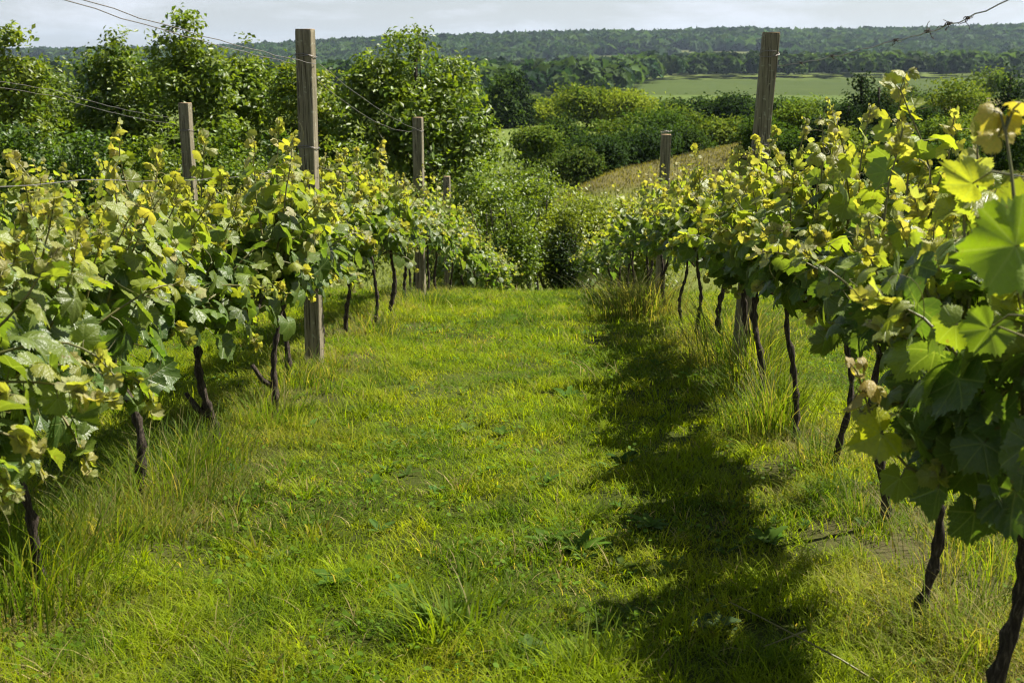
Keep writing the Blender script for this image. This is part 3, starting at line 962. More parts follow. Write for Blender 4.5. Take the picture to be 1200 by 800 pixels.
# left row top wires, left and right of the posts
for dx, wd_, end in ((-.055, 'lower', (75, 0)), (.052, 'upper', (97, 0))):
    e = at(*end, 3.45+(0.05 if dx > 0 else 0)); a1 = on(pL1, tL1, HL-.18, dx)
    far = e+(e-a1)*1.6
    wire('trellis_wire', [far, e, a1], .012, '%s of the two thin wires from the left tall post to the upper left' % wd_)
    a2 = on(pL2, tL2, (tL2-pL2)[2]-.14, dx)
    wire('trellis_wire', [a1+np.array([0, .1, 0]), a2], .10 if dx < 0 else .05, '%s sagging wire between the first and second left posts' % wd_)
    a3 = on(pL3, tL3, (tL3-pL3)[2]-.14, dx)
    wire('trellis_wire', [a2, a3], .05, '%s wire between the second and third left posts' % wd_)
for h, nm in ((1.14, 'wire just above the left vines'), (.95, 'wire threading through the tops of the left vines')):
    wire('trellis_wire', [(-1.33, -1.5, float(terr(-1.33, -1.5))+h), (-1.31, 3.4, float(terr(-1.3, 3.4))+h-.06), on(pL1, tL1, h, -.052)], .03, nm, rad=.0013)
    wire('trellis_wire', [on(pL1, tL1, h, .052), on(pL2, tL2, h-.1, -.055), on(pL3, tL3, h-.1, -.055)], .04, rad=.0013, label=nm.replace('left vines', 'left vines beyond the tall post'))
# right row
e = at(1182, 0, 3.05); a1 = on(pR1, tR1, (tR1-pR1)[2]-.17, .054)
mid = at(1050, 47, 4.35)
wire('trellis_wire', [e+(e-mid)*1.6, e, mid, a1], .012, 'wire with dead tendrils rising to the upper right corner', twig=[(3.45, 3), (3.62, 3), (4.38, 5), (3.85, 3), (5.35, 3), (6.0, 2)], rad=.0019)
a2 = on(pR2, tR2, (tR2-pR2)[2]-.14, .05)
wire('trellis_wire', [(1.1, -1.5, float(terr(1.1, -1.5))+1.1), (1.12, 3.0, float(terr(1.1, 3.0))+1.1), on(pR1, tR1, 1.15, .055)], .02, 'low wire threading through the top of the right vines')
# row beyond the left row
for h, sg in ((-.16, .10), (-.22, .16)):
    e = at(60, 105 if h > -.2 else 112, 9.0)
    aB = on(pB1, tB1, (tB1-pB1)[2]+h, -.066)
    wire('trellis_wire', [aB+(e-aB)*2.0, e, aB], .03, ('upper' if h > -.2 else 'lower')+' wire running left from the brown post beyond the left row', rad=.0018)

# ------------------------------------------------------------------ tall grass tufts, weeds, stalk
def tuft(px, py, n, h, spread, label, dry=.2, tall=1.0, seed=0, pos=None):
    r = np.random.default_rng(1000+seed)
    if pos is None:
        d = ray(px, py); ts = np.linspace(1, 40, 8000); zt = d[2]*ts-terr(d[0]*ts, d[1]*ts)
        t_ = ts[np.argmax(zt < 0)]; bx, by = d[0]*t_, d[1]*t_
    else: bx, by = pos
    x = r.normal(0, spread, n); y = r.normal(0, spread, n)
    T = grass_tint(x*3+seed, y*3, r, dry)
    k = r.random((n, 1))*.5
    k = .25+k; T = T*(1-k)+np.array([.055, .095, .022])*k
    fan = np.stack([x, y], 1)+r.normal(0, spread*.6, (n, 2)); fan /= np.linalg.norm(fan, axis=1)[:, None]
    hz = h*(.35+.75*r.random(n))
    z = terr(bx+x, by+y)-float(terr(bx, by))-.01
    V, F, TT = blades(x, y, hz, .0032*(.6+.9*r.random(n))*tall, T, .75, z=z, seg=4, r=r, fan=fan)
    o = mk('grass_tuft', V, F, M_GRASS, None, False, tint=TT)
    o.location = (bx, by, float(terr(bx, by)))
    tag(o, label, 'grass tuft', 'tall grass tufts along the vine rows')

tuft(38, 700, 520, .34, .13, 'tall blue green tuft around the leftmost visible trunk', .05, 1.2, 1)
tuft(-7, 660, 380, .34, .13, 'tall grass tuft at the left edge of the photo', .05, 1.2, 2)
tuft(128, 628, 420, .26, .12, 'brownish tuft around the slim left trunk', .35, 1, 3)
tuft(203, 580, 420, .28, .12, 'bushy tuft left of the bent trunk', .18, 1, 4)
tuft(240, 540, 380, .26, .10, 'tuft at the foot of the bent left trunk', .12, 1, 5)
tuft(318, 500, 420, .25, .10, 'tuft hiding the foot of the forked left trunk', .10, 1, 6)
tuft(345, 452, 260, .24, .09, 'straw tuft left of the tall left post base', .3, 1.1, 7)
tuft(385, 440, 200, .16, .08, 'low straw tuft right of the tall left post base', .55, 1.1, 8)
tuft(195, 560, 300, .3, .12, 'dark shaded tuft behind the slim left trunk', .05, 1, 9)
tuft(440, 392, 240, .22, .10, 'tuft at the curved trunk beyond the left post', .2, 1.4, 10)
tuft(500, 358, 240, .24, .12, 'far left tuft below the second left post', .2, 1.8, 11)
tuft(755, 372, 420, .50, .17, 'straw coloured reed tuft beside the far right vines', .65, 1.9, 12)
tuft(735, 362, 260, .42, .13, 'smaller straw reed tuft at the far right vines', .6, 1.9, 13)
tuft(905, 505, 420, .42, .09, 'dense tall green tuft under the right row', .08, 1.3, 14)
tuft(880, 455, 420, .50, .10, 'tallest dark tuft under the right row', .15, 1.5, 15)
tuft(862, 425, 360, .50, .13, 'far tall tuft under the right row', .2, 1.7, 16)
tuft(850, 400, 280, .4, .13, 'small pale tuft behind the tall right row tufts', .3, 1.7, 17)
tuft(960, 545, 200, .22, .06, 'thin tuft between two right trunks', .2, 1.2, 18)
tuft(1010, 600, 200, .16, .09, 'pale tuft beside the leaning right trunk', .35, 1.1, 19)
tuft(1100, 730, 200, .17, .10, 'sunlit tuft right of the thick right trunk', .35, 1, 20)
tuft(1150, 760, 200, .22, .08, 'sunlit tuft near the bottom right corner', .3, 1, 21)
tuft(1120, 660, 200, .2, .11, 'sunlit tuft behind the thick right trunk', .3, 1, 22)
tuft(530, 745, 200, .17, .07, 'broad bladed tuft in the lane near the bottom', .02, 1.9, 23)
tuft(690, 790, 120, .13, .05, 'small tuft at the bottom edge of the lane', .02, 1.6, 24)
tuft(1160, 590, 260, .34, .16, 'sunlit tuft beyond the right row near the right edge', .3, 1, 25)
tuft(1180, 680, 260, .34, .16, 'sunlit tuft low at the right edge', .3, 1, 26)

def weed(px, py, n, L, wd, up, label, col, seed):
    """rosette of broad tapering leaves"""
    r = np.random.default_rng(2000+seed)
    d = ray(px, py); ts = np.linspace(1, 40, 8000); zt = d[2]*ts-terr(d[0]*ts, d[1]*ts)
    t_ = ts[np.argmax(zt < 0)]; bx, by = d[0]*t_, d[1]*t_
    ac = Acc()
    for i in range(n):
        a = i*2.4+r.normal(0, .6); l = L*.85*r.uniform(.4, 1.0); u_ = min(1.35, up*1.3*r.uniform(.4, 1.4))
        dx = np.array([math.cos(a), math.sin(a), 0]); sx = np.array([-dx[1], dx[0], 0])
        m = 7; V = []
        for k in range(m):
            f = k/(m-1)
            c_ = dx*l*f*math.cos(u_*(1-f*.8))+np.array([0, 0, .008+l*f*math.sin(u_)*(1-.45*f)])
            ww = wd*(math.sin(math.pi*min(1, f*.9+.06))**.8)*(1+.25*math.sin(k*2.6+i))
            for sg in (-1, 0, 1): V.append(c_+sx*ww*sg*.5+np.array([0, 0, .15*ww*abs(sg)]))
        F = []
        for k in range(m-1):
            for j in range(2):
                q = k*3+j; F += [(q, q+1, q+4), (q, q+4, q+3)]
        T = np.tile(np.array(col)*r.uniform(.75, 1.3), (len(V), 1))
        ac.add(V, F, tint=T)
    o = ac.build('broadleaf_weed', M_GRASS, None, True)
    o.location = (bx, by, float(terr(bx, by))-.004)
    tag(o, label, 'weed', 'broad leaved weeds in the lane')
acw = Acc(); rw = np.random.default_rng(909)
for q in range(520):
    bx = rw.uniform(-2.4, 2.3); by = 1.7+rw.random()**1.3*9
    if fbm(bx, by, .8, 61) < .47 or abs(bx) > .5*by+.6: continue
    bz = float(terr(bx, by)); nl = rw.integers(4, 9); c0 = np.array([.07, .135, .016])*rw.uniform(.7, 1.5)*np.array([rw.uniform(.8, 1.3), 1, rw.uniform(.8, 2)])
    L0 = rw.uniform(.022, .055); w0 = rw.uniform(.18, .5); u0 = rw.uniform(.3, 1.2)
    for i in range(nl):
        a = rw.uniform(0, 6.28); l = L0*rw.uniform(.6, 1.3); u_ = min(1.4, u0*rw.uniform(.6, 1.5))
        dx = np.array([math.cos(a), math.sin(a), 0]); sx = np.array([-dx[1], dx[0], 0]); V = []
        for k in range(5):
            f = k/4; c_ = np.array([bx, by, bz+.004])+dx*l*f*math.cos(u_*(1-f*.7))+np.array([0, 0, l*f*math.sin(u_)*(1-.4*f)])
            ww = l*w0*math.sin(math.pi*min(1, f*.88+.08))
            for sg in (-1, 0, 1): V.append(c_+sx*ww*sg*.5+np.array([0, 0, .2*ww*abs(sg)]))
        F = [t3 for k in range(4) for j in range(2) for t3 in ((k*3+j, k*3+j+1, k*3+j+4), (k*3+j, k*3+j+4, k*3+j+3))]
        acw.add(V, F, tint=np.tile(c0*rw.uniform(.8, 1.2), (15, 1)))
tag(acw.build('ground_cover', M_GRASS, None, True), 'tiny clover and plantain leaves growing through the lane turf', 'ground cover', kind='stuff')
WG = (.06, .12, .014)
weed(392, 690, 9, .11, .034, .9, 'upright dark leaved weed left in the lane', WG, 1)
weed(640, 640, 14, .12, .026, .7, 'wide weed clump right of the lane middle', (.08, .15, .016), 2)
weed(680, 650, 12, .12, .026, .7, 'weed clump at the edge of the right shadow', (.08, .15, .016), 3)
weed(525, 735, 11, .13, .03, .9, 'large weed among blades at the bottom middle', (.10, .17, .02), 4)
weed(545, 508, 10, .10, .03, .5, 'flat grey green weed in the lane middle', (.10, .15, .035), 5)
weed(590, 512, 10, .09, .024, .8, 'dark weed right of the flat grey one', WG, 6)
weed(728, 545, 12, .10, .034, .8, 'dark broad weed where the shadow begins', (.045, .10, .012), 7)
weed(665, 468, 12, .14, .03, .5, 'spreading dark weed far in the lane', WG, 8)
weed(640, 572, 7, .10, .02, .9, 'thin leaved weed in the lane centre', WG, 9)
weed(835, 740, 8, .10, .045, .5, 'round leaved weed in the right shadow', (.06, .10, .035), 10)
weed(330, 655, 8, .08, .03, .4, 'small pale weed left of the lane', (.09, .14, .05), 11)
weed(300, 590, 8, .07, .03, .5, 'small weed near the left grass tufts', WG, 12)
weed(465, 700, 8, .08, .026, .5, 'small weed between the left and bottom weeds', WG, 13)
weed(760, 620, 10, .1, .03, .7, 'weed inside the right shadow', (.07, .13, .015), 14)
weed(900, 640, 10, .11, .03, .7, 'weed deep in the right shadow', (.07, .13, .015), 15)
weed(440, 570, 8, .07, .028, .5, 'little weed left of the lane middle', WG, 16)
weed(620, 770, 9, .08, .026, .5, 'low weed at the bottom edge', (.07, .12, .03), 17)
weed(770, 430, 10, .14, .03, .6, 'weed beside the far right vines in shade', WG, 18)

# a long pale stalk lying across the right shadow
pa, pb, pc = [], [], []
def ground_pt(px, py, lift):
    d = ray(px, py); ts = np.linspace(1, 40, 8000); zt = d[2]*ts-terr(d[0]*ts, d[1]*ts)-lift
    t_ = ts[np.argmax(zt < 0)]; return d*t_
for (stp, label) in ((((855, 705, .16), (890, 722, .14), (940, 748, .10), (985, 772, .06), (1030, 800, .02)), 'long pale grass stalk leaning over the right shadow'),
                     (((895, 757, .06), (920, 748, .08), (945, 738, .09)), 'short pale straw below the long leaning stalk')):
    P = [ground_pt(*q) for q in stp]; b0 = P[-1]
    o = mk('grass_stalk', *tube([p-b0 for p in P], np.linspace(.0012, .0028, len(P)), 5), bpy.data.materials['sawn_wood_end'] if False else M_SHOOT, None, True)
    o.location = tuple(b0)
    tag(o, label, 'grass stalk')

# ------------------------------------------------------------------ trees
def leaf_quads(P, N, S, T, r, asp=.55):
    """small folded diamond leaves: 4 verts, 2 triangles"""
    n = len(P)
    N = N/np.linalg.norm(N, axis=1)[:, None]
    a = r.normal(0, 1, (n, 3)); a[:, 2] -= .5
    a -= N*(a*N).sum(1)[:, None]; a /= np.linalg.norm(a, axis=1)[:, None]
    b = np.cross(N, a)
    s = S[:, None]
    V = np.stack([P-a*s*.5, P+b*s*asp*.5+N*s*.10, P+a*s*.5-N*s*.12, P-b*s*asp*.5+N*s*.10], 1)
    F = (np.array([(0, 1, 2), (0, 2, 3)])[None]+(np.arange(n)*4)[:, None, None]).reshape(-1, 3)
    return V.reshape(-1, 3), F, np.repeat(T, 4, 0)

def crown_leaves(lobes, nclump, per, size, csz, col, r, col2=None, shell=.55, conic=False):
    """lobes: (cx, cy, cz, rx, ry, rz). Leaves sit in clumps spread through the outer part of every lobe"""
    L = np.array(lobes, float)
    wt_ = (L[:, 3]*L[:, 4]*L[:, 5])**(2/3); wt_ /= wt_.sum()
    k = r.choice(len(L), nclump, p=wt_)
    d = r.normal(0, 1, (nclump, 3)); d /= np.linalg.norm(d, axis=1)[:, None]
    d[:, 2] = np.where(d[:, 2] < -.45, -d[:, 2], d[:, 2])
    rad = (shell+(1.06-shell)*r.random(nclump)**.7)*(1+.24*np.sin(d[:, 0]*9+k)*np.cos(d[:, 2]*8+2*k)+r.exponential(.06, nclump))
    cc = L[k, :3]+d*rad[:, None]*L[k, 3:6]
    P = np.repeat(cc, per, 0)+r.normal(0, 1, (nclump*per, 3))*csz*np.array([1, 1, .6])
    D = np.repeat(d, per, 0)
    N = D*.5+r.normal(0, .55, P.shape)+np.array([0, 0, .55])
    cv = np.repeat(r.uniform(.55, 1.45, nclump), per)
    T = np.array(col)[None]*(cv*r.uniform(.75, 1.25, len(P)))[:, None]
    if col2 is not None:
        m = np.repeat(r.random(nclump), per)[:, None]*.8
        T = T*(1-m)+np.array(col2)*m*r.uniform(.8, 1.2, len(P))[:, None]
    S = size*r.uniform(.6, 1.3, len(P))
    return leaf_quads(P, N, S, T, r), cc

def make_tree(base, lobes, label, name, col, col2, nclump, per, size, csz, seed, trunks=1, tr=.12, group=None, mat=None, cat='tree', limb=14):
    """lobes relative to base"""
    r = np.random.default_rng(seed)
    root = empty(name, base, label, cat, group)
    (V, F, T), cc = crown_leaves(lobes, nclump, per, size, csz, col, r, col2)
    mk('crown', V, F, mat or M_TREE, root, False, tint=T)
    ac = Acc()
    L = np.array(lobes)
    top = L[:, 2].max()
    for q in range(trunks):
        ox, oy = (0, 0) if trunks == 1 else r.normal(0, .28, 2)
        x1, y1 = L[:, 0].mean()*.7+r.normal(0, .15)*(trunks > 1)*3, L[:, 1].mean()*.7
        pts = [np.array([ox+(x1-ox)*f+.06*math.sin(5*f+q), oy+(y1-oy)*f+.05*math.cos(4*f), -.3+(top+.3)*f]) for f in np.linspace(0, 1, 8)]
        ac.add(*tube(pts, np.linspace(tr, tr*.25, 8), 7, .12, seed+q))
        for k in range(limb):
            i0 = r.integers(2, 7); s_ = pts[i0]
            e_ = cc[r.integers(0, len(cc))]
            if e_[2] < s_[2]-.3: continue
            m_ = (s_+e_)/2+np.array([0, 0, -.05])+r.normal(0, .06, 3)
            rr0 = tr*.38*(1-i0/9)
            ac.add(*tube([s_, s_*.6+m_*.4, m_, m_*.4+e_*.6, e_], np.linspace(rr0, rr0*.18, 5), 5, .1, seed+k))
    ac.build('trunk', M_TBARK, root, True)
    return root

def px_tree(px, top, wpx, Y, label, name, col, col2, nclump, per, size, csz, seed, profile='round', **kw):
    """measured from the photo: crown centre column, top row, crown width; depth Y decides real size"""
    T = at(px, top, Y); gz = float(terr(T[0], Y))
    H = T[2]-gz; W = wpx/1400*Y/2*1.02
    r = np.random.default_rng(seed+5000)
    lobes = []
    if profile == 'round':
        lobes = [(0, 0, H*.60, W*.75, W*.7, H*.34)]
        for k in range(9):
            a = r.uniform(0, 6.28); q = r.uniform(.3, .62); z = H*r.uniform(.30, .78)
            s = W*r.uniform(.30, .46)
            lobes.append((math.cos(a)*W*q, math.sin(a)*W*q*.8, z, s, s, min(s*1.0, (H-z)*.9)))
        lobes.append((r.normal(0, .15)*W, 0, H*.86, W*.36, W*.36, H*.14))
    elif profile == 'tall':
        lobes = [(0, 0, H*.5, W*.7, W*.65, H*.36)]
        for k in range(18):
            z = H*r.uniform(.18, .88); lim = W*(1-.62*max(0, (z/H-.45)/.55)**1.5)
            a = r.uniform(0, 6.28); s = lim*r.uniform(.32, .5)
            lobes.append((math.cos(a)*(lim-s), math.sin(a)*(lim-s)*.8, z, s, s, s*1.05))
        lobes.append((0, 0, H*.89, W*.26, W*.26, H*.11))
    elif profile == 'cone':
        for k in range(9):
            f = k/8; z = H*(.1+.84*f); s = W*(1-f)**.85*.95+.06*W
            lobes.append((0, 0, z, s, s, H*.085))
    elif profile == 'stems':      # several leaning stems, each with ragged tufts of leaves; open underneath
        lobes = []
        for k in range(9):
            a = r.uniform(0, 6.28); q = r.uniform(.1, .8); hk = H*r.uniform(.68, .98)
            for j in range(4):
                z = hk*(.42+.17*j); s = W*r.uniform(.16, .3)*(1.1-.16*j)
                lobes.append((math.cos(a)*W*q*(z/hk), math.sin(a)*W*q*(z/hk), z, s, s, s*1.2))
    elif profile == 'bush':
        lobes = [(0, 0, H*.45, W*.8, W*.7, H*.45)]
        for k in range(8):
            a = r.uniform(0, 6.28); q = r.uniform(.3, .65); z = H*r.uniform(.2, .7); s = W*r.uniform(.3, .45)
            lobes.append((math.cos(a)*W*q, math.sin(a)*W*q, z, s, s, min(s, (H-z)*.95)))
    return make_tree((T[0], Y, gz), lobes, label, name, col, col2, nclump, per, size, csz, seed, **kw)

DG = (.042, .085, .012); MG = (.075, .130, .014); LG = (.170, .222, .022); YG = (.21, .25, .025); OL = (.11, .14, .025); BG = (.020, .040, .012)
gl = 'large broadleaf trees at the left'
px_tree(483, 30, 215, 30, 'largest leafy tree behind the second left post', 'broadleaf_tree', MG, LG, 950, 24, .155, .17, 1, 'tall', tr=.16, group=gl, limb=30)
px_tree(215, 6, 130, 31, 'tallest narrow tree with a rounded crown tip at the left', 'broadleaf_tree', MG, LG, 620, 24, .16, .17, 2, 'tall', tr=.15, group=gl, limb=24)
px_tree(140, 48, 150, 32, 'broad dark tree left of the tallest tree', 'broadleaf_tree', DG, LG, 560, 24, .16, .18, 3, 'round', tr=.14, group=gl)
px_tree(285, 62, 130, 33, 'round tree just right of the tallest tree', 'broadleaf_tree', MG, LG, 480, 24, .16, .18, 4, 'round', tr=.13, group=gl)
px_tree(362, 72, 130, 31, 'light green tree behind the tall left post', 'broadleaf_tree', MG, YG, 520, 24, .15, .18, 5, 'round', tr=.13, group=gl)
px_tree(8, 28, 120, 29, 'light green tree cut by the left edge', 'broadleaf_tree', MG, YG, 560, 24, .15, .18, 6, 'tall', tr=.14, group=gl)
px_tree(70, 88, 120, 34, 'low tree filling the gap at the far left', 'broadleaf_tree', MG, LG, 380, 24, .16, .18, 7, 'round', tr=.12, group=gl)
px_tree(-60, 60, 130, 30, 'tree past the left edge', 'broadleaf_tree', MG, LG, 320, 24, .17, .18, 8, 'round', tr=.12, group=gl)
gs = 'shrubs below the vineyard'
px_tree(110, 128, 150, 24, 'dark shrub under the trees at the far left', 'shrub', DG, MG, 300, 26, .12, .15, 11, 'bush', tr=.05, group=gs, cat='shrub')
px_tree(180, 140, 130, 23, 'mid green shrub left of the brown post', 'shrub', MG, LG, 300, 26, .12, .15, 12, 'bush', tr=.05, group=gs, cat='shrub')
px_tree(265, 138, 130, 24, 'shrub right of the brown post', 'shrub', MG, LG, 300, 26, .12, .15, 13, 'bush', tr=.05, group=gs, cat='shrub')
px_tree(335, 150, 110, 25, 'shrub touching the tall left post', 'shrub', DG, MG, 260, 26, .12, .15, 14, 'bush', tr=.05, group=gs, cat='shrub')
px_tree(405, 150, 90, 24, 'pale shrub right of the tall left post', 'shrub', MG, YG, 280, 26, .11, .13, 15, 'bush', tr=.05, group=gs, cat='shrub')
px_tree(20, 130, 130, 23, 'dark shrub at the left edge', 'shrub', DG, MG, 260, 26, .12, .15, 16, 'bush', tr=.05, group=gs, cat='shrub')
px_tree(555, 175, 130, 24.5, 'light green bushy shrub under the largest tree', 'shrub', MG, LG, 620, 26, .085, .13, 17, 'bush', tr=.05, trunks=3, group=gs, cat='shrub')
px_tree(612, 188, 120, 26, 'light green shrub at the end of the lane', 'shrub', MG, LG, 460, 26, .085, .15, 18, 'stems', tr=.05, trunks=4, group=gs, cat='shrub')
px_tree(655, 205, 110, 24, 'yellow green willowy shrub beyond the lane', 'shrub', LG, YG, 420, 26, .075, .13, 19, 'stems', tr=.045, trunks=3, group=gs, cat='shrub')
px_tree(708, 222, 95, 25, 'yellow green shrub left of the far right vines', 'shrub', LG, YG, 380, 26, .075, .13, 20, 'stems', tr=.045, trunks=3, group=gs, cat='shrub')
px_tree(755, 228, 90, 23, 'pale shrub behind the far right post', 'shrub', LG, YG, 340, 26, .075, .12, 24, 'bush', tr=.045, trunks=2, group=gs, cat='shrub')
px_tree(668, 262, 85, 23.5, 'shady dark bush with thin stems at the lane end', 'shrub', (.022, .036, .012), DG, 260, 22, .07, .14, 21, 'stems', tr=.03, trunks=6, group=gs, cat='shrub')
px_tree(607, 232, 95, 22.5, 'leafy sapling clump on thin trunks at the lane end', 'shrub', MG, LG, 300, 24, .075, .14, 22, 'stems', tr=.03, trunks=6, group=gs, cat='shrub')
px_tree(548, 235, 100, 23, 'sapling clump behind the left row end', 'shrub', MG, LG, 320, 24, .075, .14, 23, 'stems', tr=.03, trunks=5, group=gs, cat='shrub')

gm = 'bushes and trees in the valley'
MIDS = [
 (588, 96, 30, 150, 'cone', BG, MG, 'dark narrow conifer behind the largest tree', 'conifer'),
 (603, 90, 24, 152, 'cone', BG, BG, 'dark pointed conifer left of the round bushes', 'conifer'),
 (622, 126, 34, 160, 'bush', LG, YG, 'pale little bush beside the farm track', 'bush'),
 (642, 128, 30, 162, 'bush', LG, YG, 'second pale little bush beside the farm track', 'bush'),
 (688, 104, 88, 150, 'bush', MG, YG, 'large round light bush in the valley', 'bush'),
 (735, 108, 80, 146, 'bush', LG, YG, 'large round yellow green bush in the valley', 'bush'),
 (628, 146, 62, 86, 'bush', DG, LG, 'loose green bush left of the round dark ones', 'bush'),
 (662, 138, 54, 92, 'bush', BG, MG, 'grey green round bush above the dark group', 'bush'),
 (675, 172, 56, 68, 'bush', DG, OL, 'grey green bush at the foot of the dry slope', 'bush'),
 (702, 160, 70, 70, 'bush', BG, DG, 'dark bush left in the dark group', 'bush'),
 (730, 138, 76, 80, 'bush', DG, LG, 'middle bush of the dark group', 'bush'),
 (755, 150, 70, 76, 'bush', BG, DG, 'darkest bush above the dry slope', 'bush'),
 (770, 124, 76, 90, 'bush', DG, MG, 'bush behind the far right post', 'bush'),
 (795, 122, 60, 98, 'bush', DG, LG, 'bush right of the far right post', 'bush'),
 (818, 114, 64, 124, 'bush', BG, DG, 'dark round tree before the pale field', 'bush'),
 (800, 150, 60, 84, 'bush', BG, MG, 'low dark bush on the dry slope rim', 'bush'),
 (842, 118, 56, 128, 'bush', MG, LG, 'light bush before the pale field', 'bush'),
 (850, 142, 52, 96, 'bush', MG, YG, 'yellow green bush on the dry slope', 'bush'),
 (872, 112, 60, 122, 'bush', BG, DG, 'dark tree left of the tall right post', 'bush'),
 (915, 114, 66, 112, 'bush', BG, MG, 'tree right of the tall right post', 'bush'),
 (942, 118, 60, 108, 'bush', MG, LG, 'lighter tree in the right wood', 'bush'),
 (968, 120, 52, 112, 'bush', BG, DG, 'small tree in the right wood', 'bush'),
 (985, 118, 60, 118, 'bush', BG, DG, 'bushy tree before the dark conifers', 'bush'),
 (1012, 90, 46, 112, 'cone', BG, BG, 'tallest dark conifer of the right wood', 'conifer'),
 (1032, 104, 40, 108, 'cone', BG, BG, 'second dark conifer of the right wood', 'conifer'),
 (996, 126, 40, 102, 'cone', BG, BG, 'dark conifer left of the tallest one', 'conifer'),
 (962, 140, 40, 98, 'cone', BG, BG, 'low dark conifer near the tall right post', 'conifer'),
 (1056, 102, 66, 116, 'bush', BG, OL, 'olive tree right of the dark conifers', 'bush'),
 (990, 152, 50, 82, 'tall', MG, YG, 'young yellow green tree before the dark conifers', 'bush'),
 (1075, 118, 60, 110, 'bush', BG, DG, 'green tree left of the large round one', 'bush'),
 (1126, 86, 88, 128, 'bush', MG, YG, 'large round bright tree at the right', 'bush'),
 (1186, 92, 36, 126, 'cone', BG, BG, 'black pointed conifer at the right edge', 'conifer'),
 (1098, 136, 66, 98, 'bush', MG, LG, 'light tree below the large round one', 'bush'),
 (1060, 150, 60, 84, 'bush', BG, DG, 'dark bush above the right vines', 'bush'),
 (1150, 128, 76, 100, 'bush', MG, YG, 'yellow green tree near the right edge', 'bush'),
 (1185, 138, 60, 92, 'bush', DG, MG, 'dark tree at the right edge', 'bush'),
 (1225, 110, 80, 105, 'bush', DG, LG, 'tree cut by the right edge', 'bush'),
 (930, 150, 56, 88, 'bush', DG, MG, 'dark bush beside the tall right post', 'bush'),
 (1030, 146, 50, 90, 'bush', BG, DG, 'darkest bush between the conifers', 'bush'),
 (1120, 160, 60, 84, 'bush', DG, MG, 'bush behind the tall right shoots', 'bush'),
 (895, 132, 50, 100, 'bush', DG, MG, 'bush hidden behind the tall right post', 'bush'),
]
for i, (px, tp_, wpx, Yd, prof, c1, c2, lab, kd) in enumerate(MIDS):
    if px > 890: Yd *= .53 if kd == 'conifer' else .62
    px_tree(px, tp_-(8 if kd == 'conifer' else 0), wpx*(1.45 if kd == 'conifer' else 1.08), Yd, lab, 'conifer_tree' if kd == 'conifer' else 'broadleaf_bush', c1, c2,
            420 if kd == 'bush' else 380, 14, .0032*Yd, .0045*Yd, 40+i, prof, tr=.18, group=gm, mat=M_FAR, cat='conifer' if kd == 'conifer' else 'bush', limb=5)
# hedge trees further back, each on its own, sharing two crowns
gh = 'small trees scattered in the far valley'
proto = []
for k in range(4):
    H, W = 7.5, 4.2
    r = np.random.default_rng(900+k)
    lob = [(0, 0, H*.5, W*.75, W*.7, H*.42)]+[(math.cos(a)*W*.5, math.sin(a)*W*.5, H*r.uniform(.25, .7), W*.42, W*.42, W*.4) for a in r.uniform(0, 6.28, 7)]
    proto.append((lob, k))
spots = []
r = np.random.default_rng(77)
for px, Yd in [(560, 230), (580, 250), (640, 260), (665, 250), (700, 270), (745, 240), (770, 250), (790, 230), (815, 240), (845, 235), (868, 228), (905, 235), (930, 240), (955, 245), (980, 260), (1060, 255), (1085, 260), (1160, 250), (1195, 260), (735, 330), (712, 350), (610, 300), (590, 330), (690, 320), (655, 360), (625, 380), (575, 400)]:
    P = at(px, 120, Yd)
    spots.append((P[0], Yd))
protos = []
ORDS = ORD+['twenty-third', 'twenty-fourth', 'twenty-fifth', 'twenty-sixth', 'twenty-seventh', 'twenty-eighth']
order = sorted(range(len(spots)), key=lambda q: spots[q][0]/spots[q][1])
for i, (x, y) in enumerate(spots):
    k = i % 4
    loc = (x, y, float(terr(x, y))-.3)
    if i < 4:
        o = make_tree(loc, proto[k][0], 'small dark tree in the far valley hedges', 'hedge_tree', (DG, MG, BG, MG)[k], (MG, LG, DG, OL)[k], 150, 8, .8, .9, 930+k, tr=.2, group=gh, mat=M_FAR, limb=3)
        protos.append(o)
    else:
        s = protos[k]
        o = s.copy(); C.objects.link(o); o.location = loc
        for ch in s.children:
            c_ = ch.copy(); C.objects.link(c_); c_.parent = o
    o['label'] = '%s small round tree of the far valley hedges, counted from the left' % ORDS[order.index(i)]
    sc_ = r.uniform(.7, 1.05); o.scale = (sc_*r.uniform(.9, 1.2), sc_, sc_)
    o.rotation_euler = (0, 0, r.uniform(0, 6.28))

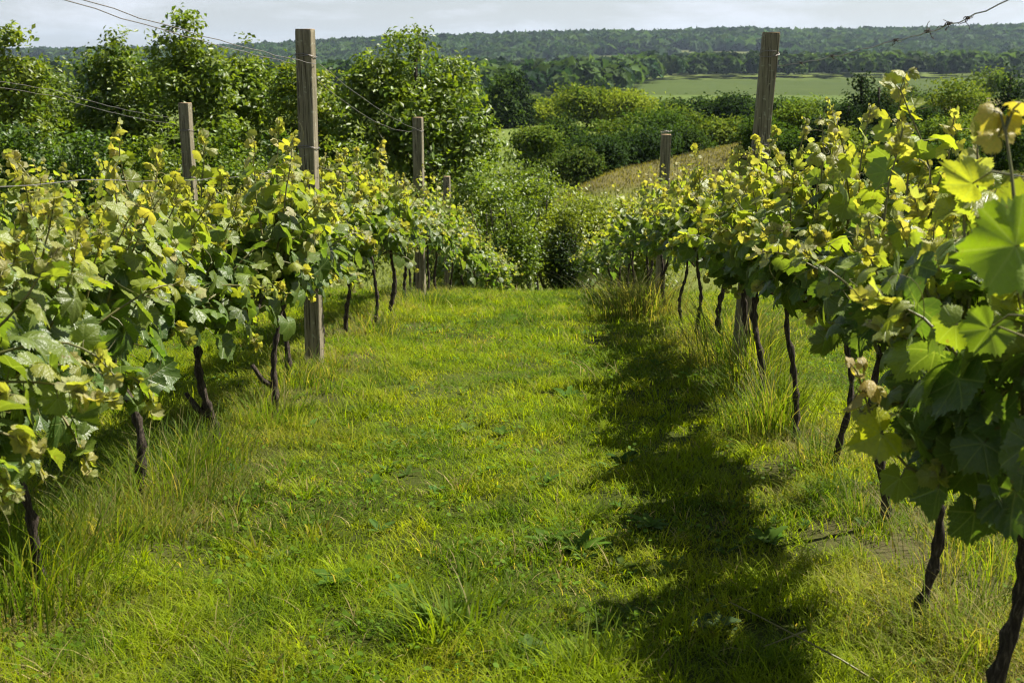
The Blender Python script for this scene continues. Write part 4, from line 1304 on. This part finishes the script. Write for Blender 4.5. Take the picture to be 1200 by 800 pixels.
# ------------------------------------------------------------------ distant woods
def far_wood(name, pts, rad, hgt, nq, cols, label, seed):
    r = np.random.default_rng(seed)
    pts = np.asarray(pts); n = len(pts)
    z = terr(pts[:, 0], pts[:, 1])
    sc_ = r.uniform(.65, 1.3, n)
    d = r.normal(0, 1, (n, nq, 3)); d /= np.linalg.norm(d, axis=2)[..., None]; d[..., 2] = np.abs(d[..., 2])*1.0-.25
    off = d*np.stack([rad*sc_, rad*sc_, hgt*.5*sc_], 1)[:, None]*(.75+.4*r.random((n, nq, 1)))
    P = np.stack([pts[:, 0], pts[:, 1], z+hgt*.5*sc_], 1)[:, None]+off
    N = d*.9+r.normal(0, .45, d.shape)+np.array([0, 0, .3])
    ci = r.random((n, 1, 1))
    T = np.array(cols[0])*(1-ci)+np.array(cols[1])*ci
    pv = (.55+.95*fbm(pts[:, 0], pts[:, 1], 160, 3))[:, None, None]
    T = T*r.uniform(.6, 1.45, (n, 1, 1))*r.uniform(.8, 1.2, (n, nq, 1))*pv
    S = np.repeat(rad*sc_, nq)*(1.5 if nq > 14 else 2.0)*math.sqrt(16/nq)*r.uniform(.7, 1.2, n*nq)
    V, F, TT = leaf_quads(P.reshape(-1, 3), N.reshape(-1, 3), S, T.reshape(-1, 3), r, .9)
    o = mk(name, V, F, M_FAR, None, False, tint=TT)
    return tag(o, label, 'woodland', kind='stuff')

r = np.random.default_rng(55)
# belt behind the pale field; it comes nearer on the left
n = 5200
x = r.uniform(-420, 620, n); y = r.uniform(430, 1130, n)
az = x/y
edge = np.interp(az, [-.5, -.06, .06, .10, .6], [470, 480, 560, 905, 900])+20*fbm(x, y, 60, 2)
k = (y > edge) & (y < edge+260)
far_wood('forest_belt', np.stack([x[k], y[k]], 1), 5.6, 15, 34, ((.016, .040, .016), (.070, .115, .028)), 'dark forest belt behind the pale green field', 61)
# second wood on the right behind it
n = 3800
x = r.uniform(-100, 1000, n); y = r.uniform(1150, 1800, n)
k = (fbm(x, y, 260, 14)+.25*sstep(.1, .3, x/y) > .58)
far_wood('distant_wood', np.stack([x[k], y[k]], 1), 7, 16, 16, ((.02, .04, .02), (.05, .075, .03)), 'bluish dark wood in the distance at the right', 62)
# wooded far slope with openings
n = 30000
y = r.uniform(1600, 3300, n); x = y*r.uniform(-.55, .55, n)
k = (pasture(x, y) < .63) | (r.random(n) < .04)
k &= (y > 1900) | (r.random(n) < .5)
far_wood('wooded_hillside', np.stack([x[k], y[k]], 1), 8.5, 15, 10, ((.018, .046, .020), (.055, .092, .030)), 'wooded hillside forming the skyline', 63)

# ------------------------------------------------------------------ far houses
t = NT('house_wall'); M_HW = t.done(t.princ((.62, .60, .56), .8, .2).outputs[0])
t = NT('house_roof'); M_HR = t.done(t.princ((.22, .20, .20), .7, .2).outputs[0])
t = NT('house_glass'); M_HG = t.done(t.princ((.03, .035, .04), .2, .5).outputs[0])
def house(px, py, Y, wx, wy, h, rot, label):
    P = at(px, py, Y); z = float(terr(P[0], Y))
    z = max(z, P[2]-h)
    root = empty('house', (P[0], Y, z), label, 'house', 'pale houses at the edge of the distant wood'); root.rotation_euler = (0, 0, rot)
    a, b = wx/2, wy/2
    V = [(-a, -b, -4), (a, -b, -4), (a, b, -4), (-a, b, -4), (-a, -b, h), (a, -b, h), (a, b, h), (-a, b, h)]
    mk('wall', V, [(0, 1, 5, 4), (1, 2, 6, 5), (2, 3, 7, 6), (3, 0, 4, 7)], M_HW, root)
    e = .6; rh = h+wy*.42
    V = [(-a-e, -b-e, h-.2), (a+e, -b-e, h-.2), (a+e, b+e, h-.2), (-a-e, b+e, h-.2), (-a-e, 0, rh), (a+e, 0, rh)]
    mk('roof', V+[V[4], V[5]], [(0, 1, 5, 4), (2, 3, 6, 7), (3, 0, 4, 6), (1, 2, 7, 5)], M_HR, root)
    for wx_ in (-a*.5, a*.05, a*.55):
        V = [(wx_-.6, -b-.03, 1.2), (wx_+.6, -b-.03, 1.2), (wx_+.6, -b-.03, 2.6), (wx_-.6, -b-.03, 2.6)]
        V2 = [(p[0], p[1]+.1, p[2]) for p in V]
        mk('window', V+V2, [(0, 1, 2, 3), (0, 4, 5, 1), (2, 6, 7, 3)], M_HG, root)
house(622, 82, 1150, 22, 10, 7, .1, 'pale long farmhouse at the edge of the distant wood')
house(606, 84, 1150, 12, 9, 5, .3, 'small pale house left of the long farmhouse')
house(563, 76, 1150, 12, 9, 6, -.2, 'pale house partly behind the largest tree')

# ------------------------------------------------------------------ air
t = NT('haze_air')
pv = t.n('ShaderNodeVolumePrincipled')
pv.inputs['Color'].default_value = (.62, .78, .98, 1)
pv.inputs['Density'].default_value = .00005
pv.inputs['Anisotropy'].default_value = .2
t.l(pv.outputs[0], t.out.inputs['Volume'])
t.m.cycles.homogeneous_volume = True if hasattr(t.m.cycles, 'homogeneous_volume') else True
x0, x1, y0, y1, z0, z1 = -14000, 14000, -60, 12500, -420, 260
V = [(x0, y0, z0), (x1, y0, z0), (x1, y1, z0), (x0, y1, z0), (x0, y0, z1), (x1, y0, z1), (x1, y1, z1), (x0, y1, z1)]
hz = mk('haze', V, [(0, 3, 2, 1), (4, 5, 6, 7), (0, 1, 5, 4), (1, 2, 6, 5), (2, 3, 7, 6), (3, 0, 4, 7)], t.m)
tag(hz, 'thin bluish summer haze over the valley', 'haze', kind='stuff')
